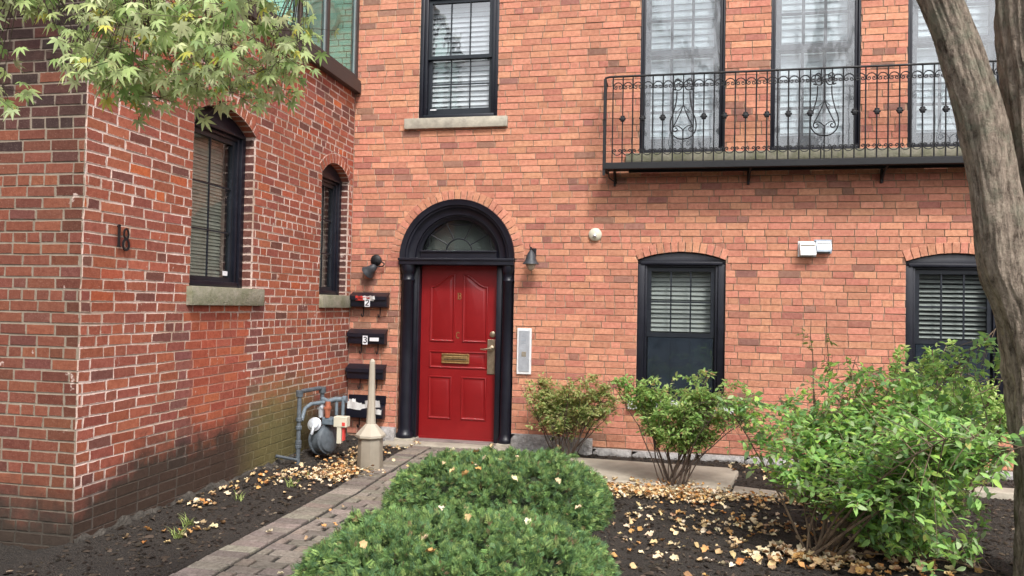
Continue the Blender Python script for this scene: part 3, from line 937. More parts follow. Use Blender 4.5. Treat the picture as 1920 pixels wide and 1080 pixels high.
def half_round(cx, r0, name):
    s = MB()
    s.lathe([(r0 + .025, .05), (r0 + .03, .075), (r0 + .022, .10), (r0 + .008, .115), (r0 + .004, .16), (r0, .9), (r0 - .004, 1.84), (r0 + .004, 1.85), (r0 + .006, 1.865), (r0 - .004, 1.875), (r0 - .004, 1.93), (r0 + .006, 1.95), (r0 + .018, 1.98), (r0 + .018, 2.034)], 28, M=T(cx, .045, 0))
    s.build(name, M['black'], ds, smooth=True, auto=45)
half_round(.695, .072, 'column'); half_round(1.878, .062, 'column')
s = MB()
s.box(.601, .80, .075, .16, .05, 2.034); s.box(.80, .822, .06, .20, .02, 2.034)
s.box(1.80, 1.954, .075, .16, .05, 2.034); s.box(1.740, 1.80, .06, .20, .02, 2.034)
s.build('door_jamb', M['black'], ds, bev=.003)
for a_, b_ in ((.60, .83), (1.79, 1.955)):
    s = MB(); s.box(a_, b_, -.05, .16, -.04, .049, bev=.006); s.build('column_base_stone', M['stone'], ds)
s = MB(); s.box(.832, 1.788, .0, .26, -.03, .035, bev=.006); s.build('threshold', M['step'], ds)
# fanlight
fl = empty('fanlight', (X, 0, 0), parent=mb)
s = MB(); pts = [(1.2775 + .451 * math.cos(math.pi * i / 30), 2.112 + .451 * math.sin(math.pi * i / 30)) for i in range(31)]
s.prism([(x, z) for x, z in pts], .115, .118); s.build('pane', M['glass_dark'], fl)
s = MB(); cx, cz = 1.2775, 2.19
def arc(cx, cz, r, a0, a1, y=.105, n=14): return [(cx + r * math.cos(R(a0 + (a1 - a0) * i / n)), y, cz + r * math.sin(R(a0 + (a1 - a0) * i / n))) for i in range(n + 1)]
s.tube(arc(cx, cz, .155, 0, 180), .007, 6)
angs = [0, 32, 66, 114, 148, 180]
for a in angs[1:-1]:
    s.tube([(cx + .155 * math.cos(R(a)), .105, cz + .155 * math.sin(R(a))), (cx + .40 * math.cos(R(a)), .105, cz + .38 * math.sin(R(a)))], .006, 6)
def rim(a): return (cx + .425 * math.cos(R(a)), cz + .365 * math.sin(R(a)))
for a0, a1 in zip(angs[:-1], angs[1:]):
    p0, p1 = rim(a0), rim(a1); mx, mz = (p0[0] + p1[0]) / 2, (p0[1] + p1[1]) / 2
    q = ((cx - mx) * .12 + mx, (cz - mz) * .12 + mz)
    s.tube([((1 - t) ** 2 * p0[0] + 2 * t * (1 - t) * q[0] + t * t * p1[0], .105, (1 - t) ** 2 * p0[1] + 2 * t * (1 - t) * q[1] + t * t * p1[1]) for t in [i / 8 for i in range(9)]], .005, 6)
s.build('fan_bars', M['black'], fl, smooth=True)
s = MB(); s.box(.60, 1.95, .20, .21, 2.0, 2.85); s.build('room_behind', M['fanroom'], fl)
# ---- door
dr = empty('door', (.824 + X, .15, .03), parent=mb)
dr['label'] = 'red panelled front door with brass letter slot and lever handle'
DW, DH = .914, 2.005
s = MB(); s.box(0, DW, 0, .045, 0, DH, bev=.003); s.build('door_leaf', M['red'], dr)
def panel(poly, name='panel', fn=None):
    n = len(poly)
    def inset(d):
        if fn: return [Vector(p) for p in fn(d)]
        out = []
        for i in range(n):
            a = Vector(poly[i - 1]); b = Vector(poly[i]); c = Vector(poly[(i + 1) % n])
            e1 = (b - a).normalized(); e2 = (c - b).normalized()
            n1 = Vector((-e1.y, e1.x)); n2 = Vector((-e2.y, e2.x))
            nn = (n1 + n2); nn = nn / max(.35, nn.length_squared) * 2 if nn.length > 1e-6 else n1
            out.append(b + nn * d)
        return out
    rings = [(0, .0), (.004, -.010), (.012, -.013), (.020, -.009), (.026, -.0015), (.034, -.0015), (.056, -.010), (.060, -.011)]
    V = []; F = []
    for d, y in rings: V += [(p[0], y, p[1]) for p in inset(d)]
    for k in range(len(rings) - 1):
        for i in range(n): j = (i + 1) % n; F.append((k * n + i, k * n + j, (k + 1) * n + j, (k + 1) * n + i))
    F.append(tuple((len(rings) - 1) * n + i for i in range(n)))
    s = MB(); s.add(V, F); s.build(name, M['red'], dr, smooth=True, auto=30)
panel([(.11, .235), (.39, .235), (.39, .73), (.11, .73)]); panel([(.50, .235), (.80, .235), (.80, .73), (.50, .73)])
panel([(.11, .82), (.80, .82), (.80, 1.02), (.11, 1.02)])
def ogee_fn(x0, x1, z0, zl, zh, flip):
    f = lambda t: zl + (zh - zl) * (.5 - .5 * math.cos(math.pi * max(0, min(1, (t - .06) / .88))))
    def fn(d):
        P = [(x0 + d, z0 + d), (x1 - d, z0 + d)]; n = 18
        for i in range(n, -1, -1):
            x = x0 + d + (x1 - x0 - 2 * d) * i / n; t = (x - x0) / (x1 - x0)
            sl = (f(t + .01) - f(t - .01)) / .02 / (x1 - x0)
            P.append((x, f(t) - d * math.sqrt(1 + sl * sl)))
        if flip: P = [(.91 - x, z) for x, z in P][::-1]
        return P
    return fn
for fl_ in (False, True):
    g_ = ogee_fn(.11, .41, 1.125, 1.77, 1.905, fl_); panel(g_(0), fn=g_)
# furniture of the door
s = MB(); s.box(.265, .595, -.018, -.0135, .885, .985, bev=.003); s.box(.285, .575, -.028, -.016, .905, .965, bev=.006)
ms = s.build('letter_slot', M['brass'], dr)
s = MB(); s.box(.27, .59, -.034, -.012, .972, .990, bev=.003); s.box(.27, .59, -.030, -.012, .880, .892, bev=.003); s.build('slot_rim', M['brass'], ms)
s = MB(); s.box(.30, .56, -.0295, -.0275, .922, .930); s.build('slot_opening', M['iron'], ms)
s = MB(); s.box(.805, .895, -.012, .0, .77, 1.165, bev=.003)
hp = s.build('handle_plate', M['nickel'], dr)
s = MB(); s.lathe([(.034, 0), (.034, .012), (.020, .018), (.016, .05), (.02, .06), (.0, .064)], 20, M=T(.853, -.012, 1.065, rx=R(90)))
s.tube([(.853, -.065, 1.068), (.82, -.072, 1.062), (.775, -.07, 1.052), (.735, -.06, 1.055)], [.014, .012, .010, .007], 10)
s.build('handle', M['nickel'], hp, smooth=True)
s = MB(); s.lathe([(.036, 0), (.034, .012), (.02, .018), (.0, .019)], 24, M=T(.862, -.0, 1.225, rx=R(90))); s.build('deadbolt', M['nickel'], dr, smooth=True)
def stroke_obj(paths, wth, dep, mat, name, parent, loc=(0, 0, 0), rot=(0, 0, 0)):
    """flat letter built from strokes in x,z"""
    s = MB()
    for pth, ww in paths:
        for i in range(len(pth) - 1):
            a = Vector(pth[i]); b = Vector(pth[i + 1]); d = (b - a); L = d.length
            if L < 1e-6: continue
            ang = math.atan2(d.y, d.x); e = ww * wth * .25
            s.box(-e, L + e, -dep, 0, -ww * wth / 2, ww * wth / 2, M=T(a.x, -.0001 * i, a.y, ry=-ang))
    return s.build(name, mat, parent, loc=loc, rot=rot)
def circ(cx, cz, rx, rz, a0, a1, n=14): return [(cx + rx * math.cos(R(a0 + (a1 - a0) * i / n)), cz + rz * math.sin(R(a0 + (a1 - a0) * i / n))) for i in range(n + 1)]
M['gilt'] = pbr('faded_gilt', (.30, .16, .06), .5, .3, 50, metal=.3)
stroke_obj([([(-.012, -.034), (-.012, .034)], 1.4), ([(-.022, .034), (.004, .034)], .8), ([(-.022, -.034), (.004, -.034)], .8), (circ(.002, .018, .016, .016, 90, -90, 8), 1.1), (circ(.002, -.016, .02, .018, 90, -90, 8), 1.2)], .007, .003, M['gilt'], 'letter', dr, (.458, -.001, 1.655))
stroke_obj([(circ(0, 0, .019, .034, 50, 310, 14), 1.2), ([(.013, .034), (.013, .020)], .8)], .006, .003, M['gilt'], 'letter', dr, (.452, -.001, 1.205))
s = MB(); s.box(.0, DW, -.006, .0, .0, .03); s.build('weather_strip', M['red'], dr)

# ================================================================== LEFT BUILDING
lb = empty('brick_building', (0, -2.2, 0))
tag(lb, 'dark red brick wing with pale mortar and a glazed upper storey, left of the door', 'building')
FY = -4.115
Hs1 = Hole(-3.02, -2.13, 1.69, 3.04, .15, .115)
Hs2 = Hole(-.80, -.105, 1.665, 2.98, .15, .115)
sh = [Hs1, Hs2]
br = Bricks(lambda u, z, d: (d, u, z))
r = random.Random(23)
SR = [(.36, .115, .07), (.34, .108, .066), (.38, .125, .072), (.32, .102, .07), (.36, .11, .062), (.30, .098, .07)]
SD = [(.20, .08, .062), (.22, .085, .065), (.18, .075, .06)]
ORS = [(.50, .13, .05), (.44, .11, .05)]
PATCH = [(.38, .10, .055), (.42, .115, .06), (.44, .13, .065), (.34, .09, .055), (.36, .10, .065)]
PURP = [(.23, .09, .078), (.27, .10, .08), (.19, .08, .072)]
def side_pal(u, z, r, hdr):
    if -3.02 < u < -2.13 and .22 < z < 1.52:
        if z > 1.42: return ramp_pick(PURP + PATCH, r)
        return ramp_pick(PATCH, r)
    if ((-2.13 < u < -1.98) or (-3.16 < u < -3.02)) and .3 < z < 1.5: return ramp_pick(PURP, r)
    q = r.random()
    top = .25 if z > 3.2 and u > -1.4 else .06
    if q < top: return ramp_pick(SD, r)
    if q > .93 and z > 1.5: return ramp_pick(ORS if r.random() < .3 else PATCH, r)
    return ramp_pick(SR, r)
lay(br, FY, -.0, -.06, 4.08, .0735, .212, .0082, sh, SR, r, None, side_pal, .0038, 13, .0012)
for h, nn in ((Hs1, 13), (Hs2, 11)): arch_ring(br, h, nn, .011, lambda r: ramp_pick(SR, r), r)
def left_part(o):
    o.parent = lb; o.matrix_parent_inverse = Matrix.Translation((0, 2.2, 0)); return o
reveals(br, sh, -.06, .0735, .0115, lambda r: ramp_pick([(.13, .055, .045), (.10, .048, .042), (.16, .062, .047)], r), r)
w1_ = left_part(br.build('wall', M['brick_side'], None))
left_part(backing('mortar_bed', M['mortar_side'], None, lambda u, z, d: (d, u, z), FY + .004, .5, -.1, 4.1, sh, back=.0028))
br = Bricks(lambda u, z, d: (u, FY - d, z))
FRB = [(.205, .07, .042), (.185, .064, .04), (.225, .077, .043), (.17, .06, .039)]  # the maple's shade on the front face is put into these darker tones
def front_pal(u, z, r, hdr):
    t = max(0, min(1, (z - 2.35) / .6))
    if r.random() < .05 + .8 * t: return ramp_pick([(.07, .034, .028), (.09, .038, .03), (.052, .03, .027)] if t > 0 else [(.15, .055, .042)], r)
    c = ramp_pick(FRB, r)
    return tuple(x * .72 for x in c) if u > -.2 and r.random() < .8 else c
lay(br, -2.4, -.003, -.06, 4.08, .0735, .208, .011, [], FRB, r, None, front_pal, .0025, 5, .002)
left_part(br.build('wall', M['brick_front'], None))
left_part(backing('mortar_bed', M['mortar_front'], None, lambda u, z, d: (u, FY - d, z), -2.4, -.004, -.1, 4.1, [], back=.004))
sopt = dict(rec=.095, ft=.06, step=.035, gu=(2, 3), single=True, blind='blind_beige', glassu='glass', glassl='glass', head=.02, slat=.03, slatw=.032, tilt=72, bw=.04, mw=.006)
w1 = window(lb, (0, Hs1.u0 + 2.2, 1.69), (0, 0, R(90)), .89, 1.35, .15, sopt)
w2 = window(lb, (0, Hs2.u0 + 2.2, 1.665), (0, 0, R(90)), .695, 1.315, .15, dict(sopt, rec=.09))
w1['label'] = 'larger side window of the wing, a small white sticker low on its glass'
w2['label'] = 'narrow side window of the wing by the inner corner'
s = MB(); s.box(.64, .71, .13, .1325, .105, .145); s.build('sticker', M['label'], w1)
sill(lb, -3.055 + 2.2, -1.99 + 2.2, -.075, .075, .05, M['stone_moss'], loc=(0, 0, 1.614), rot=(0, 0, R(90)))
sill(lb, -.80 + 2.2, -.045 + 2.2, -.07, .07, .05, M['stone_moss'], loc=(0, 0, 1.594), rot=(0, 0, R(90)))
# rough stone footing along the side wall
s = MB(); nx, nz = 170, 8; V = []; F = []
for j in range(nz + 1):
    for i in range(nx + 1):
        yy = FY + (0 - FY) * i / nx; t = j / nz
        top = .07 + .07 * noise.noise(Vector((yy * 3.2, 1, 0))) + .04 * noise.noise(Vector((yy * 11, 1, 0)))
        z = -.1 + (top + .1) * t
        bul = .05 + .06 * noise.noise(Vector((yy * 7, z * 12, 3))) + .045 * noise.noise(Vector((yy * 19, z * 26, 1)))
        V.append((bul * (1 - t ** 3) + .002, yy + 2.2, z))
for j in range(nz):
    for i in range(nx): q = j * (nx + 1) + i; F.append((q, q + 1, q + nx + 2, q + nx + 1))
s.add(V, F); s.build('rubble_footing', M['rubble'], lb, smooth=True, auto=80)
# ledge and glazing
lg = MB()
lg.box(-.3, .075, FY + 2.1, 2.2 - .002, 4.085, 4.10)
lg.box(.0, .078, FY + 2.1, 2.2 - .006, 4.04, 4.16, bev=.004)
lg.box(-.1, .07, FY + 2.1, 2.2 - .004, 4.155, 4.19)
lg.build('ledge', M['bronze'], lb)
gz = empty('glazed_storey', (0, 0, 0), parent=lb)
gm = MB()
for yy, wd_ in ((-.03, .05), (-.80, .055), (-1.42, .06), (-2.1, .05), (-2.8, .05), (-3.5, .05), (-4.1, .06)):
    gm.box(-.045, .03, yy + 2.2 - wd_ / 2, yy + 2.2 + wd_ / 2, 4.19, 6.2)
gm.box(-.04, .026, -1.9, 2.17, 4.19, 4.25); gm.box(-.04, .026, -1.9, 2.17, 6.1, 6.2)
gm.box(-.02, .02, -.8 + 2.2, -.03 + 2.2, 5.30, 5.34)
gm.build('mullions', M['bronze'], gz)
yy = [-4.1, -3.5, -2.8, -2.1, -1.42, -.80, -.03]
for a, b in zip(yy[:-1], yy[1:]):
    s = MB(); s.box(-.004, .0, a + 2.2 + .028, b + 2.2 - .028, 4.25, 6.1); s.build('pane', M['glass_green'], gz)
# narrow aluminium stop beads that catch the light
M['alu'] = pbr('aluminium_bead', (.22, .25, .26), .4, .1, 20, metal=.3)
s = MB()
for a in (-.80, -1.42, -.03): s.box(-.0, .018, a + 2.2 - .06, a + 2.2 - .035, 4.25, 6.1)
s.build('glazing_bead', M['alu'], gz)
s = MB(); s.box(-2.3, -.05, -2, 2.2, 4.10, 4.12); s.box(-2.3, -2.2, -2, 2.2, 4.12, 6.2); s.box(-.3, .03, -2, 2.2, 6.2, 6.25)
s.build('interior', M['whitebrick'], gz)
# white painted brick of the inner wall
r = random.Random(9)
br = Bricks(lambda u, z, d: (u, 2.2 - .006 - d, z))
lay(br, -2.2, -.05, 4.12, 6.15, .0717, .212, .008, [], [(.6, .7, .67)], r, None, None, .0015)
br.build('painted_brick_wall', M['whitebrick'], gz)
s = MB()
s.lathe([(.0, .0), (.0, .03), (.05, .035), (.10, .03), (.13, .045), (.16, .03), (.19, .03), (.205, .05), (.225, .03), (.23, 0)], 40, M=T(-.43, 2.2 - .02, 4.955, rx=R(90)))
s.build('round_wall_plaque', M['medallion'], gz, smooth=True)

# house number 18
hn = empty('house_number', (.004, -3.78, 1.99), (0, 0, R(90)))
hn.scale = (.84, .84, .84)
tag(hn, 'black numerals 18 fixed to the red brick side wall', 'house number')
h18 = 0.085
stroke_obj([([(0, -h18), (0, h18)], 1.5), ([(0, h18), (-.018, h18 - .012)], .9), ([(-.016, -h18), (.016, -h18)], .6)], .016, .008, M['iron'], 'digit', hn, (-.045, -.012, .012))
stroke_obj([(circ(0, .042, .026, .040, 0, 360, 18), 1.0), (circ(0, -.045, .033, .044, 0, 360, 18), 1.2)], .014, .008, M['iron'], 'digit', hn, (.035, -.012, -.008))

# ================================================================== MAILBOXES
def mailbox(z0, label, num, plate, opened, x=.045, w_=.445):
    e = empty('mailbox', (x, -.004, z0))
    tag(e, label, 'mailbox', 'black mailboxes stacked left of the door')
    h = .165; d = .10
    s = MB()
    s.add([(0, 0, 0), (w_, 0, 0), (0, -d, .012), (w_, -d, .012), (0, 0, h), (w_, 0, h), (0, -d, h - .045), (w_, -d, h - .045)],
          [(0, 1, 3, 2), (0, 2, 6, 4), (1, 5, 7, 3), (2, 3, 7, 6), (0, 4, 5, 1), (4, 6, 7, 5)])
    s.build('box', M['black'], e, bev=.006)
    s = MB()
    if opened:
        s.box(-.006, w_ + .006, -.012, -.004, h, h + .10, bev=.003)
    else:
        s.box(0, 1, 0, 1, 0, 1, M=T(-.008, -d - .018, h - .042, rx=R(23)) @ Matrix.Diagonal((w_ + .016, d + .025, .008, 1)))
        s.box(-.008, w_ + .008, -d - .02, -d - .012, h - .075, h - .036, bev=.002)
    s.build('lid', M['black'], e)
    for hx in (w_ * .3, w_ * .76):
        s = MB()
        s.tube([(hx, -.012, .004), (hx, -.014, -.07), (hx, -.025, -.10), (hx, -.05, -.105), (hx - .004, -.065, -.085), (hx - .004, -.066, -.07)], .0065, 8)
        s.build('hook', M['iron'], e, smooth=True)
    if num:
        s = MB(); s.box(w_ * .5 - .032, w_ * .5 + .032, -d - .0235, -d - .0215, .012, .108) if num == '2' else s.box(w_ * .5 - .03, w_ * .5 + .03, -d - .0235, -d - .0215, .005, .105)
        pl = s.build('number_plate', M['label'], e)
        if num == '2': paths = [(circ(0, .014, .017, .017, 165, -30, 10) + [(-.019, -.030)], 1.0), ([(-.019, -.030), (.020, -.030)], 1.0)]
        else: paths = [(circ(0, .016, .016, .015, 150, -90, 10), 1.0), (circ(0, -.015, .018, .0165, 90, -150, 10), 1.0)]
        stroke_obj(paths, .010, .002, M['black'], 'numeral', pl, (w_ * .5, -d - .0242, .058))
    if plate:
        s = MB(); s.box(w_ * .5 + .055, w_ * .5 + .165, -d - .0235, -d - .0215, .045, .085); s.build('name_plate', M['label'], e)
    return e
m2 = mailbox(1.53, 'black mailbox marked 2, topmost of the four, papers sticking out', '2', False, False)
m3 = mailbox(1.105, 'black mailbox marked 3 with a white name plate', '3', True, False, .030)
m4 = mailbox(.70, 'plain black mailbox without a number, behind the tip of the ash bin', None, False, False, .025)
m5 = mailbox(.255, 'lowest black mailbox with its lid open and letters inside', None, False, True, .028)
def papers(name, label, loc, items):
    e = empty(name, loc); tag(e, label, 'mail')
    for mat, x0, x1, z0, z1, ti, y in items:
        s = MB(); n = 6; V = []; F = []
        for i in range(n + 1):
            x = x0 + (x1 - x0) * i / n; b = .008 * math.sin(i * 1.3 + x0 * 40)
            V += [(x, y + b, z0), (x, y + b - .012, z1 + .006 * math.sin(i * 2.1))]
        V += [(v[0], v[1] + .002, v[2]) for v in V]
        k = 2 * (n + 1)
        for i in range(n): F += [(2 * i, 2 * i + 2, 2 * i + 3, 2 * i + 1), (k + 2 * i, k + 2 * i + 1, k + 2 * i + 3, k + 2 * i + 2), (2 * i + 1, 2 * i + 3, k + 2 * i + 3, k + 2 * i + 1)]
        s.add(V, F, M=T(ry=R(ti))); s.build('letter', M[mat], e)
papers('mail', 'red and white papers poking out of the top mailbox', (.10, -.125, 1.615),
       [('paperred', .02, .15, .0, .05, 2, .0), ('paper', .12, .26, -.002, .04, -3, -.004), ('paperred', .06, .2, .012, .032, -1, -.008), ('paper', .17, .24, .01, .05, 4, .004)])
papers('mail', 'white and blue letters in the open lowest mailbox', (.05, -.09, .40),
       [('paper', .0, .17, -.03, .055, 5, -.02), ('paper', .22, .40, -.03, .05, -4, -.02), ('paperblue', .27, .31, -.01, .045, -4, -.028), ('paper', .05, .3, -.03, .03, 2, -.01), ('paper', .33, .42, -.03, .03, 8, -.03), ('paper', .02, .1, -.02, .07, -8, .0)])

# ================================================================== LAMPS
l = empty('wall_lamp', (2.165, -.02, 2.10))
tag(l, 'black bell shaped wall lamp right of the door, glass showing below the shade', 'wall lamp', 'wall lamps beside the door')
s = MB(); s.box(-.035, .035, 0, .018, .0, .13, bev=.006); s.build('wall_plate', M['iron'], l)
s = MB(); s.tube([(0, 0, .06), (0, -.04, .10), (-.004, -.09, .13), (-.006, -.115, .115), (-.004, -.12, .085)], [.009, .009, .008, .009, .012], 8)
s.tube([(-.01, -.11, .12), (-.018, -.115, .15), (-.02, -.105, .17)], [.007, .006, .002], 6); s.build('arm', M['iron'], l, smooth=True)
s = MB(); s.lathe([(.092, -.055), (.090, -.048), (.072, -.03), (.058, .0), (.046, .05), (.030, .075), (.018, .09), (.012, .1), (0, .102)], 24, M=T(0, -.12, 0)); s.build('shade', M['lampmetal'], l, smooth=True)
s = MB(); s.lathe([(.0, -.13), (.02, -.125), (.042, -.10), (.055, -.07), (.06, -.05), (.0, -.045)], 20, M=T(0, -.12, 0)); s.build('glass_globe', M['frosted'], l, smooth=True)
l = empty('wall_lamp', (.315, -.004, 2.03))
l.scale = (.86, .86, .86)
tag(l, 'black wall lamp above the mailboxes, its shade knocked sideways', 'wall lamp', 'wall lamps beside the door')
s = MB(); s.lathe([(.078, 0), (.078, .012), (.062, .03), (.03, .04), (0, .042)], 24, M=T(.0, 0, .06, rx=R(90))); s.build('wall_plate', M['iron'], l, smooth=True)
s = MB(); s.tube([(.0, -.03, .04), (.05, -.06, .03), (.11, -.07, .035), (.14, -.06, .01), (.12, -.06, -.02), (.06, -.07, -.03), (-.01, -.08, -.035)], .009, 8); s.build('arm', M['iron'], l, smooth=True)
s = MB(); s.lathe([(.10, -.15), (.098, -.142), (.075, -.11), (.06, -.07), (.05, -.02), (.03, .0), (.012, .01), (0, .012)], 24, M=T(.02, -.09, -.02, ry=R(52), rx=R(12))); s.build('shade', M['lampmetal'], l, smooth=True)

# ================================================================== INTERCOM, VENTS
e = empty('intercom_panel', (2.005, -.002, .83)); tag(e, 'white and silver intercom panel on the brick right of the door', 'intercom')
s = MB(); s.box(0, .162, -.022, 0, 0, .51, bev=.004); s.build('frame', M['white'], e)
s = MB(); s.box(.02, .142, -.027, -.0215, .03, .485, bev=.002); s.build('face_plate', M['silver'], e)
s = MB(); s.box(.055, .105, -.030, -.0265, .195, .25, bev=.001); s.build('keypad', M['taupe'], e)
s = MB(); [s.box(.05 + .0, .105, -.0285, -.0265, z, z + .004) for z in (.34, .37, .38, .42)]; s.build('engraving', M['ventmetal'], e)
e = empty('round_wall_vent', (2.85, -.002, 2.383)); tag(e, 'small round cream wall cap above the arched window', 'vent cap')
s = MB(); s.lathe([(.072, 0), (.072, .015), (.06, .03), (.03, .042), (0, .044)], 28, M=T(rx=R(90))); s.build('cap', M['cream'], e, smooth=True)
s = MB(); s.lathe([(.018, 0), (.02, .02), (.012, .032), (0, .033)], 14, M=T(0, -.038, -.02, rx=R(70))); s.tube([(-.01, -.05, -.01), (.02, -.055, -.03)], .006, 6); s.build('nozzle', M['silver'], e, smooth=True)
def hood(loc, label, mat, w_=.155, h=.14, d=.09):
    e = empty('vent_hood', loc); tag(e, label, 'vent hood', 'square vent hoods on the brick wall')
    s = MB()
    t = .004
    P = [(0, 0), (0, h), (-.03, h), (-d, .035), (-d, 0)]
    for x in (0, w_ - t):
        s.add([(x, y, z) for y, z in P] + [(x + t, y, z) for y, z in P], [tuple(range(5)), tuple(range(9, 4, -1))] + [(i, i + 5, (i + 1) % 5 + 5, (i + 1) % 5) for i in range(5)])
    s.add([(t, -.001, h - .001), (w_ - t, -.001, h - .001), (t, -.03, h - .001), (w_ - t, -.03, h - .001), (t, -d + .001, .035), (w_ - t, -d + .001, .035), (t, -d + .001, .001), (w_ - t, -d + .001, .001)],
          [(0, 1, 3, 2), (2, 3, 5, 4), (4, 5, 7, 6)])
    s.build('hood', mat, e, bev=.0015)
    s = MB(); s.box(-.012, w_ + .012, -.004, 0, -.01, h + .012); s.build('flange', mat, e)
    s = MB(); s.box(.008, w_ - .008, -.055, -.05, .004, h - .03); s.build('flap', M['taupe'], e)
hood((4.965, -.002, 2.163), 'white square vent hood, the left one of the pair', M['white'])
hood((5.125, -.002, 2.20), 'blue grey metal vent hood beside the white one', M['ventmetal'], .145, .12, .08)

# ================================================================== BALCONY
bal = empty('iron_balcony', (3.6, -.3, 3.1))
tag(bal, 'black wrought iron balcony railing with scrolls under three tall windows', 'balcony')
BY = 0.0; ZT = .925; X0 = 2.955 - 3.6; X1 = 7.6 - 3.6
s = MB()
s.box(X0 - .01, X1, -.02, .02, -.055, .012, bev=.003); s.box(X0, X1, .03, .28, -.03, -.012); s.box(X0, X0 + .035, .02, .29, -.055, .01); s.box(X0 + .25, X1, .2, .235, -.055, .0)
s.build('beam', M['iron'], bal)
s = MB()
s.tube([(X0, .29, ZT - .01), (X0, .04, ZT - .01), (X0 + .005, .005, ZT - .008), (X0 + .05, 0, ZT), (X1, 0, ZT)], .0115, 8); s.build('top_rail', M['iron'], bal, smooth=True)
s = MB(); s.box(X0 - .014, X0 + .014, -.014, .014, -.12, ZT - .02, bev=.003); s.lathe([(0, -.02), (.022, 0), (0, .02)], 8, M=T(X0, 0, .47)); s.build('post', M['iron'], bal)
def spiral(cx, cz, r0, turns, a0, sgn, y=0, n=22, r1=.004):
    return [(cx + (r0 + (r1 - r0) * i / n) * math.cos(a0 + sgn * 2 * math.pi * turns * i / n), y, cz + (r0 + (r1 - r0) * i / n) * math.sin(a0 + sgn * 2 * math.pi * turns * i / n)) for i in range(n + 1)]
pitch = .1035
# bars: pairs of positions measured between rosettes
xs = []
x = 3.04
while x < 7.55: xs.append(x); x += pitch
orn = [3.765, 5.142, 6.52]
sc = []
for k, x in enumerate(xs):
    xl = x - 3.6
    near = min(abs(x - o_) for o_ in orn)
    s = MB()
    if near > .10: s.tube([(xl, 0, .0), (xl, 0, ZT)], .0072, 6)
    else: s.tube([(xl, 0, .0), (xl, 0, .12)], .0062, 6); s.tube([(xl, 0, ZT - .17), (xl, 0, ZT)], .0062, 6)
    s.build('bar', M['iron'], bal)
    if k % 2 == 1 and near > .13:
        q = MB(); q.lathe([(0, -.017), (.02, -.014), (.029, 0), (.02, .014), (0, .017)], 8, M=T(xl, 0, .475, rx=R(90)))
        for a in range(6): q.lathe([(0, -.01), (.013, 0), (0, .01)], 6, M=T(xl + .024 * math.cos(a * 1.047), -.008, .475 + .024 * math.sin(a * 1.047), rx=R(90)))
        q.build('rosette', M['iron'], bal)
    c = (xl + pitch / 2)
    hw = pitch / 2 - .005
    for top in (True, False):
        zb, ar, cr, tn = (ZT - .118, .05, .021, 1.1) if top else (.135, -.045, .018, 1.0)
        def half(sg):
            curl = [(c + sg * (hw - cr - .002) + (cr * (1 - .8 * k / 16)) * math.cos(q_) * sg, 0, zb + (1 if top else -1) * (cr * (1 - .8 * k / 16)) * math.sin(q_)) for k, q_ in [(k, -2 * math.pi * tn * k / 16) for k in range(17)]]
            rise = [(c + sg * hw * math.cos(t), 0, zb + ar * math.sin(t)) for t in [math.pi / 2 * k / 8 for k in range(9)]]
            return curl[::-1] + rise[1:]
        L_ = half(-1); R_ = half(1)
        q = MB(); q.tube(L_ + R_[::-1][1:], .0055, 6, M=T(0, -.008, 0)); q.build('scroll', M['iron'], bal, smooth=True)
for ox in orn:
    q = MB(); c = ox - 3.6
    def mir(pts, r_=.0066):
        q.tube([(c + a, 0, b) for a, b in pts], r_, 6); q.tube([(c - a, 0, b) for a, b in pts], r_, 6)
    def smooth(pts, n=8):
        out = []
        P = [pts[0]] + pts + [pts[-1]]
        for i in range(1, len(P) - 2):
            for j in range(n):
                t = j / n
                out.append(tuple(.5 * ((2 * P[i][k]) + (-P[i - 1][k] + P[i + 1][k]) * t + (2 * P[i - 1][k] - 5 * P[i][k] + 4 * P[i + 1][k] - P[i + 2][k]) * t * t + (-P[i - 1][k] + 3 * P[i][k] - 3 * P[i + 1][k] + P[i + 2][k]) * t ** 3) for k in (0, 1)))
        return out + [pts[-1]]
    # lyre body
    mir(smooth([(.0, .245), (.07, .262), (.125, .33), (.128, .43), (.10, .52), (.072, .64), (.066, .745)]))
    # inner heart with curls
    mir(smooth([(.0, .60), (.03, .52), (.075, .42), (.10, .37), (.098, .335), (.075, .325), (.058, .345), (.068, .365), (.08, .358)]), .006)
    mir(smooth([(.0, .25), (.0, .33), (.03, .37), (.065, .385), (.098, .37)]), .0055)
    # upper curls
    mir(smooth([(.0, .82), (.03, .765), (.07, .76), (.09, .80), (.085, .86), (.055, .875), (.035, .85), (.045, .825), (.062, .832)]), .006)
    q.tube([(c, 0, .0), (c, 0, .25)], .0062, 6); q.tube([(c, 0, .6), (c, 0, ZT)], .0062, 6)
    for sg in (1, -1):
        q.add([(c, -.003, .60), (c + sg * .022, -.006, .58), (c + sg * .066, -.004, .535), (c + sg * .036, -.003, .553)], [(0, 1, 2, 3)])
        q.add([(c + sg * .06, -.003, .76), (c + sg * .10, -.006, .775), (c + sg * .115, -.004, .765), (c + sg * .085, -.003, .752)], [(0, 1, 2, 3)])
    q.lathe([(0, -.02), (.012, 0), (0, .02)], 8, M=T(c, 0, .25))
    q.build('lyre_scroll', M['iron'], bal, smooth=True)
for bx in (X0 + .10, 4.45 - 3.6, 5.75 - 3.6, 7.2 - 3.6):
    q = MB(); q.tube([(bx, .02, -.04), (bx, .10, -.06), (bx, .2, -.10), (bx, .29, -.17)], .011, 6); q.box(bx - .012, bx + .012, .26, .298, -.19, -.02)
    if bx < 0: q.tube([(bx - .06, .0, -.04), (bx - .05, .1, -.13), (bx + .02, .25, -.16)], .007, 6)
    q.build('bracket', M['iron'], bal)
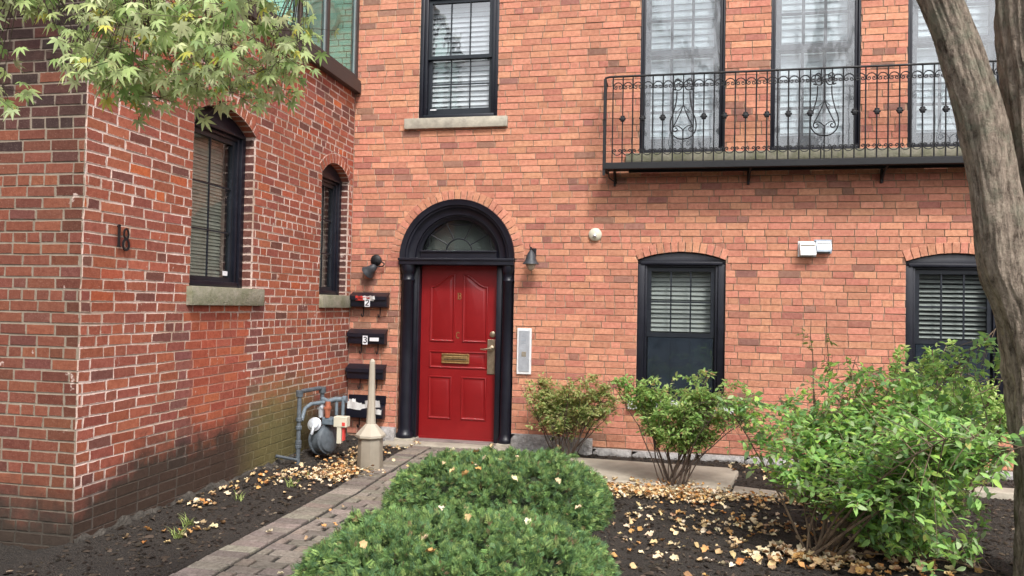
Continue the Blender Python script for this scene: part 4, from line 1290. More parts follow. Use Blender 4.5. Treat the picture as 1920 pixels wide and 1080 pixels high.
for ry in (.10, .2):
    q = MB(); q.tube([(X0 + .0, ry, 0), (X0, ry, ZT - .01)], .006, 6); q.build('bar', M['iron'], bal)

# ================================================================== ASH RECEPTACLE
e = empty('ash_bin', (.87, -1.42, .0)); tag(e, 'beige outdoor ash bin with tall thin neck on an octagonal base', 'ash bin')
s = MB(); s.lathe([(.120, -.02), (.124, .02), (.117, .285), (.112, .30)], 8, a0=R(22.5)); s.build('base', M['taupe'], e, bev=.003)
s = MB(); s.lathe([(.128, .298), (.142, .31), (.142, .33), (.132, .342), (.055, .425), (.046, .432)], 8, a0=R(22.5)); s.build('collar', M['beige'], e)
s = MB(); s.lathe([(.046, .430), (.040, .52), (.032, .8), (.027, .99), (.0275, 1.0), (.026, 1.025), (.015, 1.045), (0, 1.052)], 8, a0=R(22.5)); s.build('neck', M['beige'], e)

# ================================================================== GAS METER
e = empty('gas_meter', (.2, -1.2, 0)); tag(e, 'grey gas meter and pipework at the foot of the side wall', 'gas meter')
def rel(pts): return [(x - .2, y + 1.2, z) for x, y, z in pts]
s = MB()
s.tube(rel([(.15, -1.47, -.1), (.145, -1.46, .3), (.14, -1.45, .66), (.14, -1.44, .695), (.15, -1.41, .71), (.18, -1.20, .712), (.19, -1.12, .712), (.195, -1.09, .70), (.2, -1.08, .67), (.2, -1.08, .58)]), .021, 12)
for z in (.0, .18, .22, .36, .44): s.lathe([(.024, -.02), (.030, -.014), (.030, .014), (.024, .02)], 12, M=T(-.055, -.26, z))
s.lathe([(.034, -.03), (.036, .03)], 12, M=T(-.06, -.25, .69)); s.lathe([(.034, -.03), (.036, .03)], 12, M=T(0, .12, .69))
s.tube(rel([(.02, -1.66, .12), (.08, -1.58, .09), (.15, -1.47, .05)]), .014, 8)
s.build('riser_pipe', M['metergrey'], e, smooth=True)
s = MB()
s.tube(rel([(.2, -1.08, .60), (.27, -1.09, .575), (.34, -1.07, .60), (.43, -1.04, .60)]), .025, 12)
s.tube(rel([(.14, -1.40, .42), (.14, -1.33, .53), (.16, -1.25, .565), (.24, -1.12, .57)]), .019, 12)
for x in (.35, .42): s.tube(rel([(x, -1.06, .62), (x, -1.06, .44)]), .017, 10)
s.lathe([(.036, -.02), (.036, .02)], 12, M=T(.23, .16, .60, ry=R(90)))
s.build('manifold', M['meterblue'], e, smooth=True)
for x, mt in ((.215, 'silver'), (.285, 'rustred')):
    s = MB(); s.tube(rel([(x, -1.12, .58), (x, -1.13, .50), (x, -1.13, .42)]), [.026, .03, .024], 12); s.box(x - .2 - .03, x - .2 + .03, .04, .10, .50, .53, bev=.004); s.build('union', M[mt], e, smooth=True)
s = MB(); s.lathe([(.0, -.11), (.10, -.105), (.128, -.08), (.135, -.065), (.148, -.06), (.148, -.045), (.135, -.04), (.133, .04), (.148, .045), (.148, .06), (.135, .065), (.125, .085), (.08, .10), (.03, .11), (0, .11)], 28, M=T(.03, .1, .19, ry=R(80), rz=R(-15)))
s.build('meter_drum', M['metergrey'], e, smooth=True)
s = MB(); s.lathe([(0, -.03), (.062, -.028), (.068, -.01), (.068, .005), (.05, .012), (.045, .03), (.02, .034), (0, .034)], 24, M=T(-.01, -.02, .36, rx=R(75), rz=R(10))); s.tube([(0, -.055, .35), (.0, -.075, .31), (-.01, -.08, .27)], .016, 8); s.build('regulator', M['silver'], e, smooth=True)
s = MB(); s.box(.03, .20, .06, .16, .345, .42, bev=.008); s.box(.08, .15, .03, .06, .355, .41, bev=.004); s.build('meter_head', M['meterblue'], e)
s = MB(); s.box(.17, .31, .03, .12, .335, .44, bev=.006); s.box(.205, .25, .035, .10, .17, .335, bev=.004); s.build('index_box', M['cream'], e)
s = MB(); s.box(.262, .295, .0275, .031, .35, .385); s.box(.258, .275, .05, .09, .2, .33); s.build('tag', M['paperred'], e)

# ================================================================== YEWS
def dome_pts(cx, cy, rx, ry, h, n, r_, flat=2.6, lump=.08, seed=0):
    """points on a lumpy mound with their outward normals"""
    out = []
    while len(out) < n:
        a = r_.uniform(0, 2 * math.pi); q = math.sqrt(r_.random())
        # superellipse footprint
        ca, sa = math.cos(a), math.sin(a)
        k = (abs(ca) ** 3 + abs(sa) ** 3) ** (-1 / 3)
        x, y = ca * k * q, sa * k * q
        out.append((x, y, q))
    P = []
    for x, y, q in out:
        X_, Y_ = cx + x * rx, cy + y * ry
        lumpv = noise.noise(Vector((X_ * 3.1, Y_ * 3.1, seed))) * lump + noise.noise(Vector((X_ * 9, Y_ * 9, seed))) * lump * .45
        z = h * (1 - q ** flat) ** .55 if q < 1 else 0
        P.append((X_, Y_, max(.02, z + lumpv * (z / h))))
    return P

# sprig: short twig with two ranks of needles
def sprig():
    V = []; F = []
    for i in range(7):
        t = i / 7; L = .42 * (1 - .45 * t)
        for sg in (1, -1):
            n = len(V); z = .05 + .95 * t
            V += [(0, 0, z), (sg * L * .55, .05 * (i % 2), z + .20), (sg * L, .0, z + .30), (sg * L * .5, .0, z + .06)]
            F += [(n, n + 3, n + 2, n + 1)]
    return V, F
SPV, SPF = sprig()
def yew(name_label, cx, cy, rx, ry, h, n, seed, flat=3.2):
    e = empty('yew_shrub', (cx, cy, 0)); tag(e, name_label, 'shrub', 'low clipped yew shrubs')
    r_ = random.Random(seed)
    # added solid dark core, blocks light between the sprigs
    bm = bmesh.new(); bmesh.ops.create_icosphere(bm, subdivisions=5, radius=1)
    for v in bm.verts:
        a = math.atan2(v.co.y, v.co.x); q = math.hypot(v.co.x, v.co.y)
        k = (abs(math.cos(a)) ** 3 + abs(math.sin(a)) ** 3) ** (-1 / 3)
        z = (1 - min(1, q) ** flat) ** .55
        x, y = v.co.x * k * rx * .95, v.co.y * k * ry * .95
        lump = noise.noise(Vector(((cx + x) * 3.1, (cy + y) * 3.1, seed))) * .11 + noise.noise(Vector(((cx + x) * 8, (cy + y) * 8, seed))) * .10
        v.co = Vector((x * .96, y * .96, max(-.02, z * (h - .06) + lump * z - .03) if v.co.z > 0 else -.03))
    me = bpy.data.meshes.new('shade_core'); bm.to_mesh(me); bm.free(); me.materials.append(M['yewcore'])
    link(bpy.data.objects.new('shade_core', me), e)
    P = []; 
    pts = dome_pts(0, 0, rx, ry, h, n, r_, flat, 0, seed)
    pos = np.array(pts)
    lum = np.array([noise.noise(Vector(((cx + p[0]) * 3.1, (cy + p[1]) * 3.1, seed))) * .11 + noise.noise(Vector(((cx + p[0]) * 8, (cy + p[1]) * 8, seed))) * .10 for p in pts])
    nn = np.stack([pos[:, 0] / rx ** 2 * .5, pos[:, 1] / ry ** 2 * .5, np.full(n, .0)], 1)
    q = np.clip(np.sqrt((pos[:, 0] / rx) ** 2 + (pos[:, 1] / ry) ** 2), 0, 1)
    out = np.stack([pos[:, 0] / rx * q, pos[:, 1] / ry * q, 1.0 - .75 * q ** 3], 1)
    out /= np.linalg.norm(out, axis=1)[:, None]
    pos[:, 2] = np.maximum(pos[:, 2] + lum * np.clip(pos[:, 2] / h, 0, 1), .015)
    side = rng.random(n) < .42
    pos[side, 2] *= rng.random(side.sum())
    ang = np.arctan2(pos[side, 1] / ry, pos[side, 0] / rx)
    kk = (np.abs(np.cos(ang)) ** 3 + np.abs(np.sin(ang)) ** 3) ** (-1 / 3)
    zz = pos[side, 2] / h
    rad = (1 - np.clip(zz, 0, 1) ** 1.8) ** (1 / flat) * rng.uniform(.93, 1.02, side.sum())
    pos[side, 0] = np.cos(ang) * kk * rx * rad; pos[side, 1] = np.sin(ang) * kk * ry * rad
    out[side] = np.stack([np.cos(ang), np.sin(ang), np.full(side.sum(), .5)], 1)
    out /= np.linalg.norm(out, axis=1)[:, None]
    # each point becomes a tuft of sprigs fanning out from a shoot
    K = 15
    shoot = out + rng.normal(0, .35, (n, 3)); shoot /= np.linalg.norm(shoot, axis=1)[:, None]
    base = pos - shoot * .045
    d = np.repeat(shoot, K, 0) + rng.normal(0, .62, (n * K, 3)); d /= np.linalg.norm(d, axis=1)[:, None]
    pos = np.repeat(base, K, 0) + np.repeat(shoot, K, 0) * rng.uniform(0, .055, (n * K, 1)) + rng.normal(0, .008, (n * K, 3))
    tone = np.repeat(rng.uniform(.6, 1.4, (n, 1)), K, 0)
    n = n * K
    # rotation taking z to d
    up = rng.normal(size=(n, 3)); xax = np.cross(up, d); xax /= np.linalg.norm(xax, axis=1)[:, None]; yax = np.cross(d, xax)
    Rm = np.stack([xax, yax, d], 2)
    t = tints(n, [(.12, .21, .07), (.16, .27, .085), (.22, .33, .10), (.28, .36, .12), (.07, .14, .06), (.14, .26, .11), (.22, .15, .08)], [4, 4, 3, 1.4, 3, 2, .5], .2)
    scatter('needles', SPV, SPF, pos, Rm, rng.uniform(.020, .045, n), t * tone, M['yew'], e)
    return e
M['yewcore'] = pbr('yew_shade_core', (.03, .045, .02), .95, .5, 40, 1.0, 60, dist=.03)
yew('clipped yew shrub behind the front one, before the red door', 2.37, -2.45, .84, .72, .335, 2500, 3, 6)
yew('nearest clipped yew shrub at the bottom edge beside the path', 2.50, -4.10, .86, .74, .285, 2800, 8, 6)
yew('sliver of a yew shrub at the lower left corner of the photo', -.62, -4.75, .30, .32, .42, 330, 5)

# ================================================================== SHRUBS
def leaf_shape(wd_, fold=.12, droop=.25):
    """leaf along +y, unit length"""
    V = [(0, 0, 0), (wd_ * .42, .28, fold * .5), (wd_ * .5, .5, fold * .5 - droop * .25), (wd_ * .3, .78, fold * .3 - droop * .6), (0, 1, -droop), (-wd_ * .3, .78, fold * .3 - droop * .6), (-wd_ * .5, .5, fold * .5 - droop * .25), (-wd_ * .42, .28, fold * .5), (0, .5, -droop * .25), (0, .28, -.02), (0, .78, -droop * .6)]
    F = [(0, 1, 9), (9, 1, 2, 8), (8, 2, 3, 10), (10, 3, 4), (0, 9, 7), (9, 8, 6, 7), (8, 10, 5, 6), (10, 4, 5)]
    return V, F

def frames(pos_d, n, spread):
    d = pos_d + rng.normal(0, spread, (n, 3)); d /= np.linalg.norm(d, axis=1)[:, None]
    up = np.tile(np.array([0, 0, 1.0]), (n, 1)) + rng.normal(0, .45, (n, 3))
    xax = np.cross(d, up); xax /= np.linalg.norm(xax, axis=1)[:, None]; zax = np.cross(xax, d)
    return np.stack([xax, d, zax], 2)

def shrub(label, base, inside, nstem, ntw, leafn, lsize, lw, pal, wts, seed, stem_r=.01, drop=-.25, twl=.25, twdir=(0, 0, .35), group=None, stemmat='bark_thin', spread=.5, leaf_low=.35, box=None):
    """inside(x,y,z)->bool volume of the crown in world space; box the bounds"""
    r_ = random.Random(seed)
    e = empty('shrub', base); tag(e, label, 'shrub', group)
    b = Vector(base); st = MB(); tw = []
    def samp():
        for _ in range(400):
            p = Vector((r_.uniform(*box[0]), r_.uniform(*box[1]), r_.uniform(*box[2])))
            if inside(p): return p
        return p
    for i in range(nstem):
        t = samp(); 
        t.z = max(t.z, box[2][0] + (box[2][1] - box[2][0]) * .55) if r_.random() < .7 else t.z
        s0 = b + Vector((r_.uniform(-.09, .09), r_.uniform(-.07, .07), -.02))
        mid = s0.lerp(t, .5) + Vector((0, 0, .12 * (t - s0).length)) + Vector((r_.uniform(-.05, .05), r_.uniform(-.05, .05), 0))
        pts = [s0 * (1 - u) ** 2 + mid * 2 * u * (1 - u) + t * u * u + Vector((noise.noise(Vector((u * 5, i, 1))), noise.noise(Vector((u * 5, i, 2))), 0)) * .025 for u in [k / 10 for k in range(11)]]
        rs = stem_r * r_.uniform(.6, 1.2)
        st.tube([p - b for p in pts], [rs * (1 - .75 * k / 10) for k in range(11)], 6)
        for _ in range(ntw):
            u = r_.uniform(.35, 1.0); k = min(9, int(u * 10)); p = pts[k].lerp(pts[k + 1], u * 10 - k) if k < 10 else pts[10]
            tgt = samp()
            d = (tgt - p); d = d.normalized() * min(d.length, twl * r_.uniform(.6, 1.5))
            q = p + d + Vector((0, 0, .02))
            mid2 = p.lerp(q, .5) + Vector((0, 0, .03))
            tp = [p * (1 - v) ** 2 + mid2 * 2 * v * (1 - v) + q * v * v for v in (0, .25, .5, .75, 1)]
            st.tube([a - b for a in tp], [rs * .35, rs * .3, rs * .25, rs * .2, rs * .12], 4, cap=False)
            if inside(q) or r_.random() < .3: tw.append(tp)
    st.build('stems', M[stemmat], e, smooth=True)
    pos = []; dirs = []
    for i in range(leafn):
        tp = tw[r_.randrange(len(tw))]; u = r_.uniform(.1, 1.0) * 4; k = min(3, int(u)); p = tp[k].lerp(tp[k + 1], u - k)
        d = (tp[k + 1] - tp[k]).normalized()
        sd_ = d.cross(Vector((0, 0, 1))); sd_ = sd_.normalized() if sd_.length > .1 else Vector((1, 0, 0))
        dd = d * .5 + sd_ * r_.choice((-1, 1)) * .8 + Vector(twdir) + Vector((0, 0, drop))
        pos.append((p - b)[:]); dirs.append(dd.normalized()[:])
    pos = np.array(pos) + rng.normal(0, .012, (leafn, 3)); dirs = np.array(dirs)
    V, F = leaf_shape(lw)
    scatter('foliage', V, F, pos, frames(dirs, leafn, spread), rng.uniform(.65, 1.25, leafn) * lsize, tints(leafn, pal, wts), M['leaf'], e)
    return e
M['bark_thin'] = pbr('shrub_bark', (.11, .075, .055), .9, .4, 30, .6, 80, base2=(.05, .035, .028))
M['bark_pale'] = pbr('pale_shrub_bark', (.24, .17, .11), .9, .4, 30, .6, 80, base2=(.08, .055, .04))

def layered(cx, cy, rx, ry, z0, z1, seed, bias=.0):
    def f(p):
        x, y = (p.x - cx) / rx, (p.y - cy) / ry
        q = abs(x) ** 3 + abs(y) ** 3
        if q > 1: return False
        top = z1 - .07 * q + .05 * noise.noise(Vector((p.x * 6, p.y * 6, seed)))
        if p.z > top or p.z < z0 + .12 * (1 - q): return False
        t = (p.z - z0) / (z1 - z0)
        gap = noise.noise(Vector((p.x * 3.5, p.y * 3.5, p.z * 7 + seed)))
        return t > .66 or gap > .02
    return f
small_pal = [(.58, .60, .25), (.50, .58, .22), (.36, .50, .17), (.66, .62, .32), (.56, .34, .19), (.25, .38, .13)]
shrub('sparse yellow green shrub just right of the door, left of its darker twin', (2.60, -.42, 0), layered(2.70, -.42, .64, .36, .18, .90, 1), 22, 18, 9000, .043, .42, small_pal, [5, 4, 3, 2, 1, 1], 21, .0075, twl=.17, group='small leafy shrubs along the foundation', box=((2.06, 3.36), (-.8, -.05), (.18, .92)))
shrub('greener small shrub with bare stems below the arched window', (3.70, -1.38, 0), layered(3.76, -1.34, .68, .40, .30, 1.04, 2), 20, 20, 9500, .045, .42, [(.40, .60, .19), (.50, .66, .22), (.30, .50, .15), (.60, .68, .26), (.52, .34, .17)], [5, 4, 4, 2, .7], 22, .009, twl=.2, group='small leafy shrubs along the foundation', box=((3.1, 4.4), (-1.8, -.9), (.25, 1.06)))
def bigv(p):
    if p.y < -3.0 and p.x > 5.58: return False
    x, y = (p.x - 4.88) / 1.02, (p.y + 3.12) / 1.0
    q = abs(x) ** 2.6 + abs(y) ** 2.6
    if q > 1: return False
    top = 1.28 + .25 * max(0, min(1, (p.x - 4.6) / .6)) - .14 * q + .20 * noise.noise(Vector((p.x * 4.5, p.y * 4.5, 9)))
    if p.y < -3.2: top -= (-3.2 - p.y) * .7
    low = .04 + (.42 * math.exp(-((p.x - 4.5) / .22) ** 2) + (.16 if p.x < 4.4 else 0))
    if not (low < p.z < top): return False
    if p.z > 1.0 and noise.noise(Vector((p.x * 9, p.y * 9, 3))) < -.02: return False
    return noise.noise(Vector((p.x * 3.4, p.y * 3.4, p.z * 4.0 + 4))) > (-.2 if p.x > 4.75 else -.14)
big_pal = [(.31, .54, .16), (.38, .62, .18), (.48, .70, .16), (.22, .39, .16), (.48, .62, .33), (.62, .58, .20)]
bs = shrub('large bright green shrub with broad leaves filling the lower right', (4.60, -2.98, 0), bigv, 26, 46, 18500, .056, .46, big_pal, [5, 5, 3, 3, 2, .15], 31, .009, drop=-.15, twl=.34, box=((3.9, 6.02), (-4.2, -2.2), (.03, 1.7)), spread=.6, stemmat='bark_pale')
def backv(p):
    x, y, z = (p.x - 5.95) / .8, (p.y + 1.55) / .55, (p.z - .75) / .72
    return x * x + y * y + z * z < 1 and noise.noise(Vector((p.x * 4, p.y * 4, p.z * 4))) > -.15
shrub('paler yellow green shrub behind the large one, near the right window', (5.95, -1.5, 0), backv, 18, 18, 8000, .055, .45, [(.48, .64, .20), (.38, .58, .16), (.56, .68, .26), (.26, .46, .12)], [4, 4, 2, 3], 35, .012, box=((5.15, 6.8), (-2.1, -1.0), (.1, 1.48)), stemmat='bark_pale')
def twigv(p): return (p.x - 4.72) ** 2 + (p.y + 2.3) ** 2 < .02 + .0 * p.z and p.z > .9
shrub('tall thin leggy sapling rising behind the large green shrub', (4.70, -2.35, 0), twigv, 4, 5, 60, .05, .45, [(.22, .36, .10), (.30, .36, .12)], None, 41, .008, box=((4.58, 4.85), (-2.45, -2.2), (.9, 1.58)), twl=.1, stemmat='bark_pale')

# ================================================================== TREE
def bark_mat():
    m, nt, N, L = newmat('tree_bark')
    p = nd(nt, 'ShaderNodeBsdfPrincipled'); o = nd(nt, 'ShaderNodeOutputMaterial')
    a = noise_n(nt, 24, 8, .75, stretch=(1, 1, .3)); b = noise_n(nt, 3.2, 5, .6); c3 = noise_n(nt, 60, 5, .7); g = noise_n(nt, 9, 6, .7)
    c = mixc(nt, ramp(nt, a, [(.38, 0.0), (.62, 1.0)]), (.095, .068, .052), (.55, .44, .35))
    c = mixc(nt, ramp(nt, c3, [(.4, 0.0), (.75, .5)]), c, (.42, .36, .28))
    tc = nd(nt, 'ShaderNodeTexCoord'); s = nd(nt, 'ShaderNodeSeparateXYZ'); lk(nt, tc.outputs['Object'], s.inputs[0])
    hi = mth(nt, 'MULTIPLY', mth(nt, 'SUBTRACT', s.outputs[2], 1.75), 1.6, True)
    li = mth(nt, 'MULTIPLY', ramp(nt, g, [(.47, 0.0), (.64, .6)]), hi)
    c = mixc(nt, li, c, mixc(nt, c3, (.15, .17, .11), (.34, .36, .27)))
    lk(nt, c, p.inputs['Base Color']); p.inputs['Roughness'].default_value = .95; p.inputs['Specular IOR Level'].default_value = .2
    h = mth(nt, 'ADD', a, mth(nt, 'MULTIPLY', c3, .3))
    lk(nt, bump(nt, h, 1.0, .05), p.inputs['Normal'])
    lk(nt, p.outputs[0], o.inputs['Surface'])
    return m
M['bark'] = bark_mat()
tree = empty('tree', (5.84, -3.33, 0)); tag(tree, 'forked tree with furrowed grey brown bark at the right edge', 'tree')
tb = Vector((5.84, -3.33, 0))
def catmull(P, n):
    out = []
    Q = [P[0]] + P + [P[-1]]
    for i in range(1, len(Q) - 2):
        for j in range(n):
            t = j / n
            out.append(tuple(.5 * ((2 * Q[i][k]) + (-Q[i - 1][k] + Q[i + 1][k]) * t + (2 * Q[i - 1][k] - 5 * Q[i][k] + 4 * Q[i + 1][k] - Q[i + 2][k]) * t * t + (-Q[i - 1][k] + 3 * Q[i][k] - 3 * Q[i + 1][k] + Q[i + 2][k]) * t ** 3) for k in range(4)))
    return out + [tuple(P[-1])]
def limb(name, P, ridge, seed, nseg=14, sides=120):
    C4 = catmull(P, nseg); V = []; F = []
    for i, (x, y, z, rr) in enumerate(C4):
        for k in range(sides):
            a = 2 * math.pi * k / sides
            q = Vector((math.cos(a) * 2.2, math.sin(a) * 2.2, z * 1.1 + seed))
            d = 1 + ridge * (noise.noise(Vector((math.cos(a) * 5.5, math.sin(a) * 5.5, z * 2.4 + seed))) * .55 + abs(noise.noise(Vector((math.cos(a) * 7, math.sin(a) * 7, z * 2.6 + seed)))) * .6 + noise.noise(Vector((math.cos(a) * 15, math.sin(a) * 15, z * 8 + seed))) * .3 - .2) + .07 * noise.noise(q)
            V.append((x + math.cos(a) * rr * d - tb.x, y + math.sin(a) * rr * d - tb.y, z - tb.z + .01 * noise.noise(q * 3)))
    for i in range(len(C4) - 1):
        for k in range(sides): F.append((i * sides + k, i * sides + (k + 1) % sides, (i + 1) * sides + (k + 1) % sides, (i + 1) * sides + k))
    s = MB(); s.add(V, F); return s.build(name, M['bark'], tree, smooth=True, auto=80)
limb('trunk', [(5.88, -3.33, -.1, .27), (5.87, -3.33, .15, .24), (5.85, -3.33, .7, .23), (5.80, -3.33, 1.25, .225), (5.735, -3.33, 1.6, .215), (5.67, -3.34, 1.85, .2), (5.68, -3.35, 2.1, .14)], .26, 0, 26)
limb('limb', [(5.74, -3.32, 1.25, .12), (5.62, -3.36, 1.62, .135), (5.525, -3.40, 1.87, .135), (5.455, -3.43, 2.33, .125), (5.355, -3.46, 2.78, .122), (5.145, -3.5, 3.39, .112), (4.75, -3.55, 4.3, .13), (4.5, -3.6, 5.6, .10), (4.3, -3.5, 7.0, .06)], .14, 7, 20)
limb('limb', [(5.80, -3.30, 1.3, .14), (5.76, -3.33, 1.7, .15), (5.745, -3.36, 1.95, .155), (5.745, -3.38, 2.33, .16), (5.70, -3.40, 2.78, .17), (5.63, -3.42, 3.4, .165), (5.65, -3.4, 4.4, .15), (5.85, -3.5, 5.8, .11), (6.1, -3.6, 7.5, .06)], .24, 13, 20)
# upper bare branches
s = MB(); rb = random.Random(4)
def branch(p, d, L, r0, depth):
    pts = [p]; n = 7
    for i in range(n):
        d = (d + Vector((rb.uniform(-.22, .22), rb.uniform(-.22, .22), rb.uniform(-.08, .16)))).normalized(); p = p + d * (L / n); pts.append(p)
    s.tube([q - tb for q in pts], [r0 * (1 - .65 * i / n) for i in range(n + 1)], 6 if depth < 2 else 4, cap=False)
    if depth < 4:
        for k in range(4 if depth < 2 else 3):
            i = rb.randint(2, n); ax = Vector((rb.uniform(-1, 1), rb.uniform(-1, 1), rb.uniform(-.3, .6)))
            branch(pts[i], (d + ax * .9).normalized(), L * .66, r0 * .45, depth + 1)
for p, d, L, r0 in (((4.6, -3.58, 5.0), (-.6, -.1, .7), 2.4, .07), ((4.4, -3.55, 6.3), (.2, -.3, .9), 2.4, .06), ((5.75, -3.45, 5.1), (.6, .1, .8), 2.4, .07), ((6.0, -3.55, 6.8), (-.2, .2, .9), 2.4, .06), ((4.7, -3.56, 4.5), (-.7, -.4, .4), 2.2, .05), ((5.67, -3.42, 4.5), (.1, -.6, .6), 2.4, .05)):
    branch(Vector(p), Vector(d).normalized(), L, r0, 0)
s.build('branches', M['bark'], tree, smooth=True)
s = MB(); s.tube([(5.60 - tb.x, -3.62 - tb.y, 2.72), (5.68 - tb.x, -3.66 - tb.y, 2.62), (5.76 - tb.x, -3.68 - tb.y, 2.50)], [.012, .013, .014], 6); s.build('twig', M['bark_pale'], tree, smooth=True)

# ================================================================== JAPANESE MAPLE
mt = empty('japanese_maple', (.1, -6.6, 0)); tag(mt, 'japanese maple with star shaped green leaves hanging in at the top left', 'tree')
mo = Vector((.1, -6.6, 0))
s = MB(); s.tube([Vector(p) - mo for p in ((.1, -6.6, -.05), (.14, -6.58, .6), (.2, -6.5, 1.3), (.35, -6.42, 2.0), (.6, -6.35, 2.6))], [.09, .075, .065, .055, .045], 12); s.build('trunk', M['bark'], mt, smooth=True)
def maple_leaf():
    V = [(0, 0, 0)]; lobes = [(-118, .42), (-78, .68), (-38, .92), (0, 1.05), (38, .92), (78, .68), (118, .42)]
    F = []
    prev = None
    for i, (a, L) in enumerate(lobes):
        a = math.radians(a); dx, dy = math.sin(a), math.cos(a); px_, py_ = dy, -dx
        n = len(V); w1_ = .10 * (.7 + .3 * L)
        base = .20
        V += [(dx * base - px_ * w1_ * .9, dy * base - py_ * w1_ * .9, .01), (dx * L * .5 - px_ * w1_ * 1.15, dy * L * .5 - py_ * w1_ * 1.15, -.03 * L), (dx * L, dy * L, -.30 * L),
              (dx * L * .5 + px_ * w1_ * 1.15, dy * L * .5 + py_ * w1_ * 1.15, -.03 * L), (dx * base + px_ * w1_ * .9, dy * base + py_ * w1_ * .9, .01)]
        F += [(0, n, n + 1, n + 3, n + 4) if False else (0, n + 4, n + 3, n + 1, n), (n + 1, n + 3, n + 2)]
        if prev is not None: F.append((0, n, prev + 4))
        prev = n
    return V, F
MLV, MLF = maple_leaf()
rm_ = random.Random(17)
zl = [(1.2, 2.42), (1.5, 2.22), (1.6, 2.45), (1.66, 2.38), (1.70, 2.29), (1.78, 2.25), (1.86, 2.22), (1.95, 2.20), (2.03, 2.185), (2.10, 2.25), (2.18, 2.19), (2.23, 2.16), (2.27, 2.19), (2.33, 2.26), (2.40, 2.35), (2.46, 2.45), (2.50, 2.6)]
def zlow(x):
    for (a, za), (b, zb) in zip(zl[:-1], zl[1:]):
        if a <= x <= b: return za + (zb - za) * (x - a) / (b - a)
    return 9
tw = MB(); LP = []; LD = []
hub = Vector((.6, -6.35, 2.6))
mains = [Vector((1.3, -6.5, 2.66)), Vector((1.6, -6.2, 2.62)), Vector((1.95, -6.1, 2.66)), Vector((2.25, -6.05, 2.68)), Vector((2.42, -5.95, 2.66)), Vector((2.1, -5.8, 2.7)), Vector((1.75, -5.9, 2.7))]
mainpts = []
for t in mains:
    mid = hub.lerp(t, .5) + Vector((0, 0, .22))
    pts = [hub * (1 - u) ** 2 + mid * 2 * u * (1 - u) + t * u * u for u in [i / 12 for i in range(13)]]
    tw.tube([p - mo for p in pts], [.018 * (1 - .7 * i / 12) for i in range(13)], 6, cap=False); mainpts += pts[5:]
clusters = []
tries = 0
while len(clusters) < 170 and tries < 30000:
    tries += 1
    x = rm_.uniform(1.50, 2.46); y = rm_.uniform(-6.35, -5.75); zz = rm_.uniform(2.2, 2.72)
    # the crown rises as it recedes so the hanging edge stays loose
    if zz < zlow(x) + .035 + (y + 6.1) * .22: continue
    if x < 3.68 - .944 * (y + 8.18) and zz < 2.50: continue
    c = Vector((x, y, zz))
    if any((c - q).length < .045 for q in clusters): continue
    clusters.append(c)
clusters += [Vector((2.205, -6.05, 2.215)), Vector((2.215, -6.03, 2.26)), Vector((2.18, -6.05, 2.27)), Vector((2.01, -6.08, 2.225)), Vector((1.98, -6.08, 2.25)), Vector((1.72, -6.14, 2.33)), Vector((2.38, -6.0, 2.38)), Vector((2.33, -6.0, 2.33)), Vector((1.47, -6.2, 2.24)), Vector((1.50, -6.17, 2.26)), Vector((1.48, -6.17, 2.30)), Vector((1.45, -6.2, 2.35)),Vector((1.40, -6.2, 2.40)), Vector((2.43, -5.97, 2.43))]
for c in clusters:
    q = min(mainpts, key=lambda p: (p - c).length + (0 if p.z > c.z else .5))
    mid = q.lerp(c, .5) + Vector((0, 0, .05))
    pts = [q * (1 - u) ** 2 + mid * 2 * u * (1 - u) + c * u * u for u in [i / 6 for i in range(7)]]
    tw.tube([p - mo for p in pts], [.0028, .0024, .002, .0017, .0014, .0012, .001], 4, cap=False)
    for k in range(rm_.randint(6, 9)):
        o_ = Vector((rm_.gauss(0, .05), rm_.gauss(0, .05), rm_.gauss(-.005, .028)))
        p = c + o_
        tw.tube([c - mo, p - mo], .001, 3, cap=False)
        az = rm_.uniform(0, 2 * math.pi)
        d = Vector((math.cos(az) * .65, math.sin(az) * .65 - .15, rm_.uniform(-1.0, -.25)))
        LP.append((p - mo)[:]); LD.append(d.normalized()[:])
tw.build('branches', M['bark_thin'], mt, smooth=True)
n = len(LP)
d = np.array(LD); up = np.tile(np.array([.05, -.55, .85]), (n, 1)) + rng.normal(0, .3, (n, 3))
xa = np.cross(d, up); xa /= np.linalg.norm(xa, axis=1)[:, None]; za = np.cross(xa, d)
scatter('foliage', MLV, MLF, np.array(LP), np.stack([xa, d, za], 2), rng.uniform(.034, .054, n), tints(n, [(.52, .60, .27), (.44, .55, .22), (.60, .66, .35), (.32, .45, .16), (.66, .64, .13)], [4, 4, 4, 3, .6]), M['maple'], mt)

# ================================================================== FALLEN LEAVES
def litter_leaf():
    full = [(0, .42), (28, .5), (52, .4), (80, .52), (105, .42), (140, .46), (180, .66), (212, .42), (250, .5), (278, .36), (310, .56), (335, .46)]
    V = [(0, 0, -.05)]
    for i, (a, r_) in enumerate(full):
        a = math.radians(a)
        V.append((r_ * .55 * math.sin(a), r_ * .55 * math.cos(a), .05 + .06 * math.sin(i * 2.3)))
    for i, (a, r_) in enumerate(full):
        a = math.radians(a)
        V.append((r_ * math.sin(a), r_ * math.cos(a), .10 + .12 * math.sin(i * 1.9) + .16 * abs(math.sin(a))))
    k = len(full); F = [(0, i + 1, (i + 1) % k + 1) for i in range(k)]
    F += [(i + 1, k + i + 1, k + (i + 1) % k + 1, (i + 1) % k + 1) for i in range(k)]
    n = len(V); V += [(-.02, .0, -.03), (.02, .0, -.03), (.1, -.85, .16)]; F.append((n, n + 1, n + 2))
    return V, F
LLV, LLF = litter_leaf()
lit_pal = [(.64, .46, .25), (.72, .57, .37), (.58, .33, .13), (.50, .23, .08), (.78, .67, .48), (.44, .30, .18), (.30, .17, .09)]
lit_w = [5, 5, 3, 2, 3, 2, 1.5]
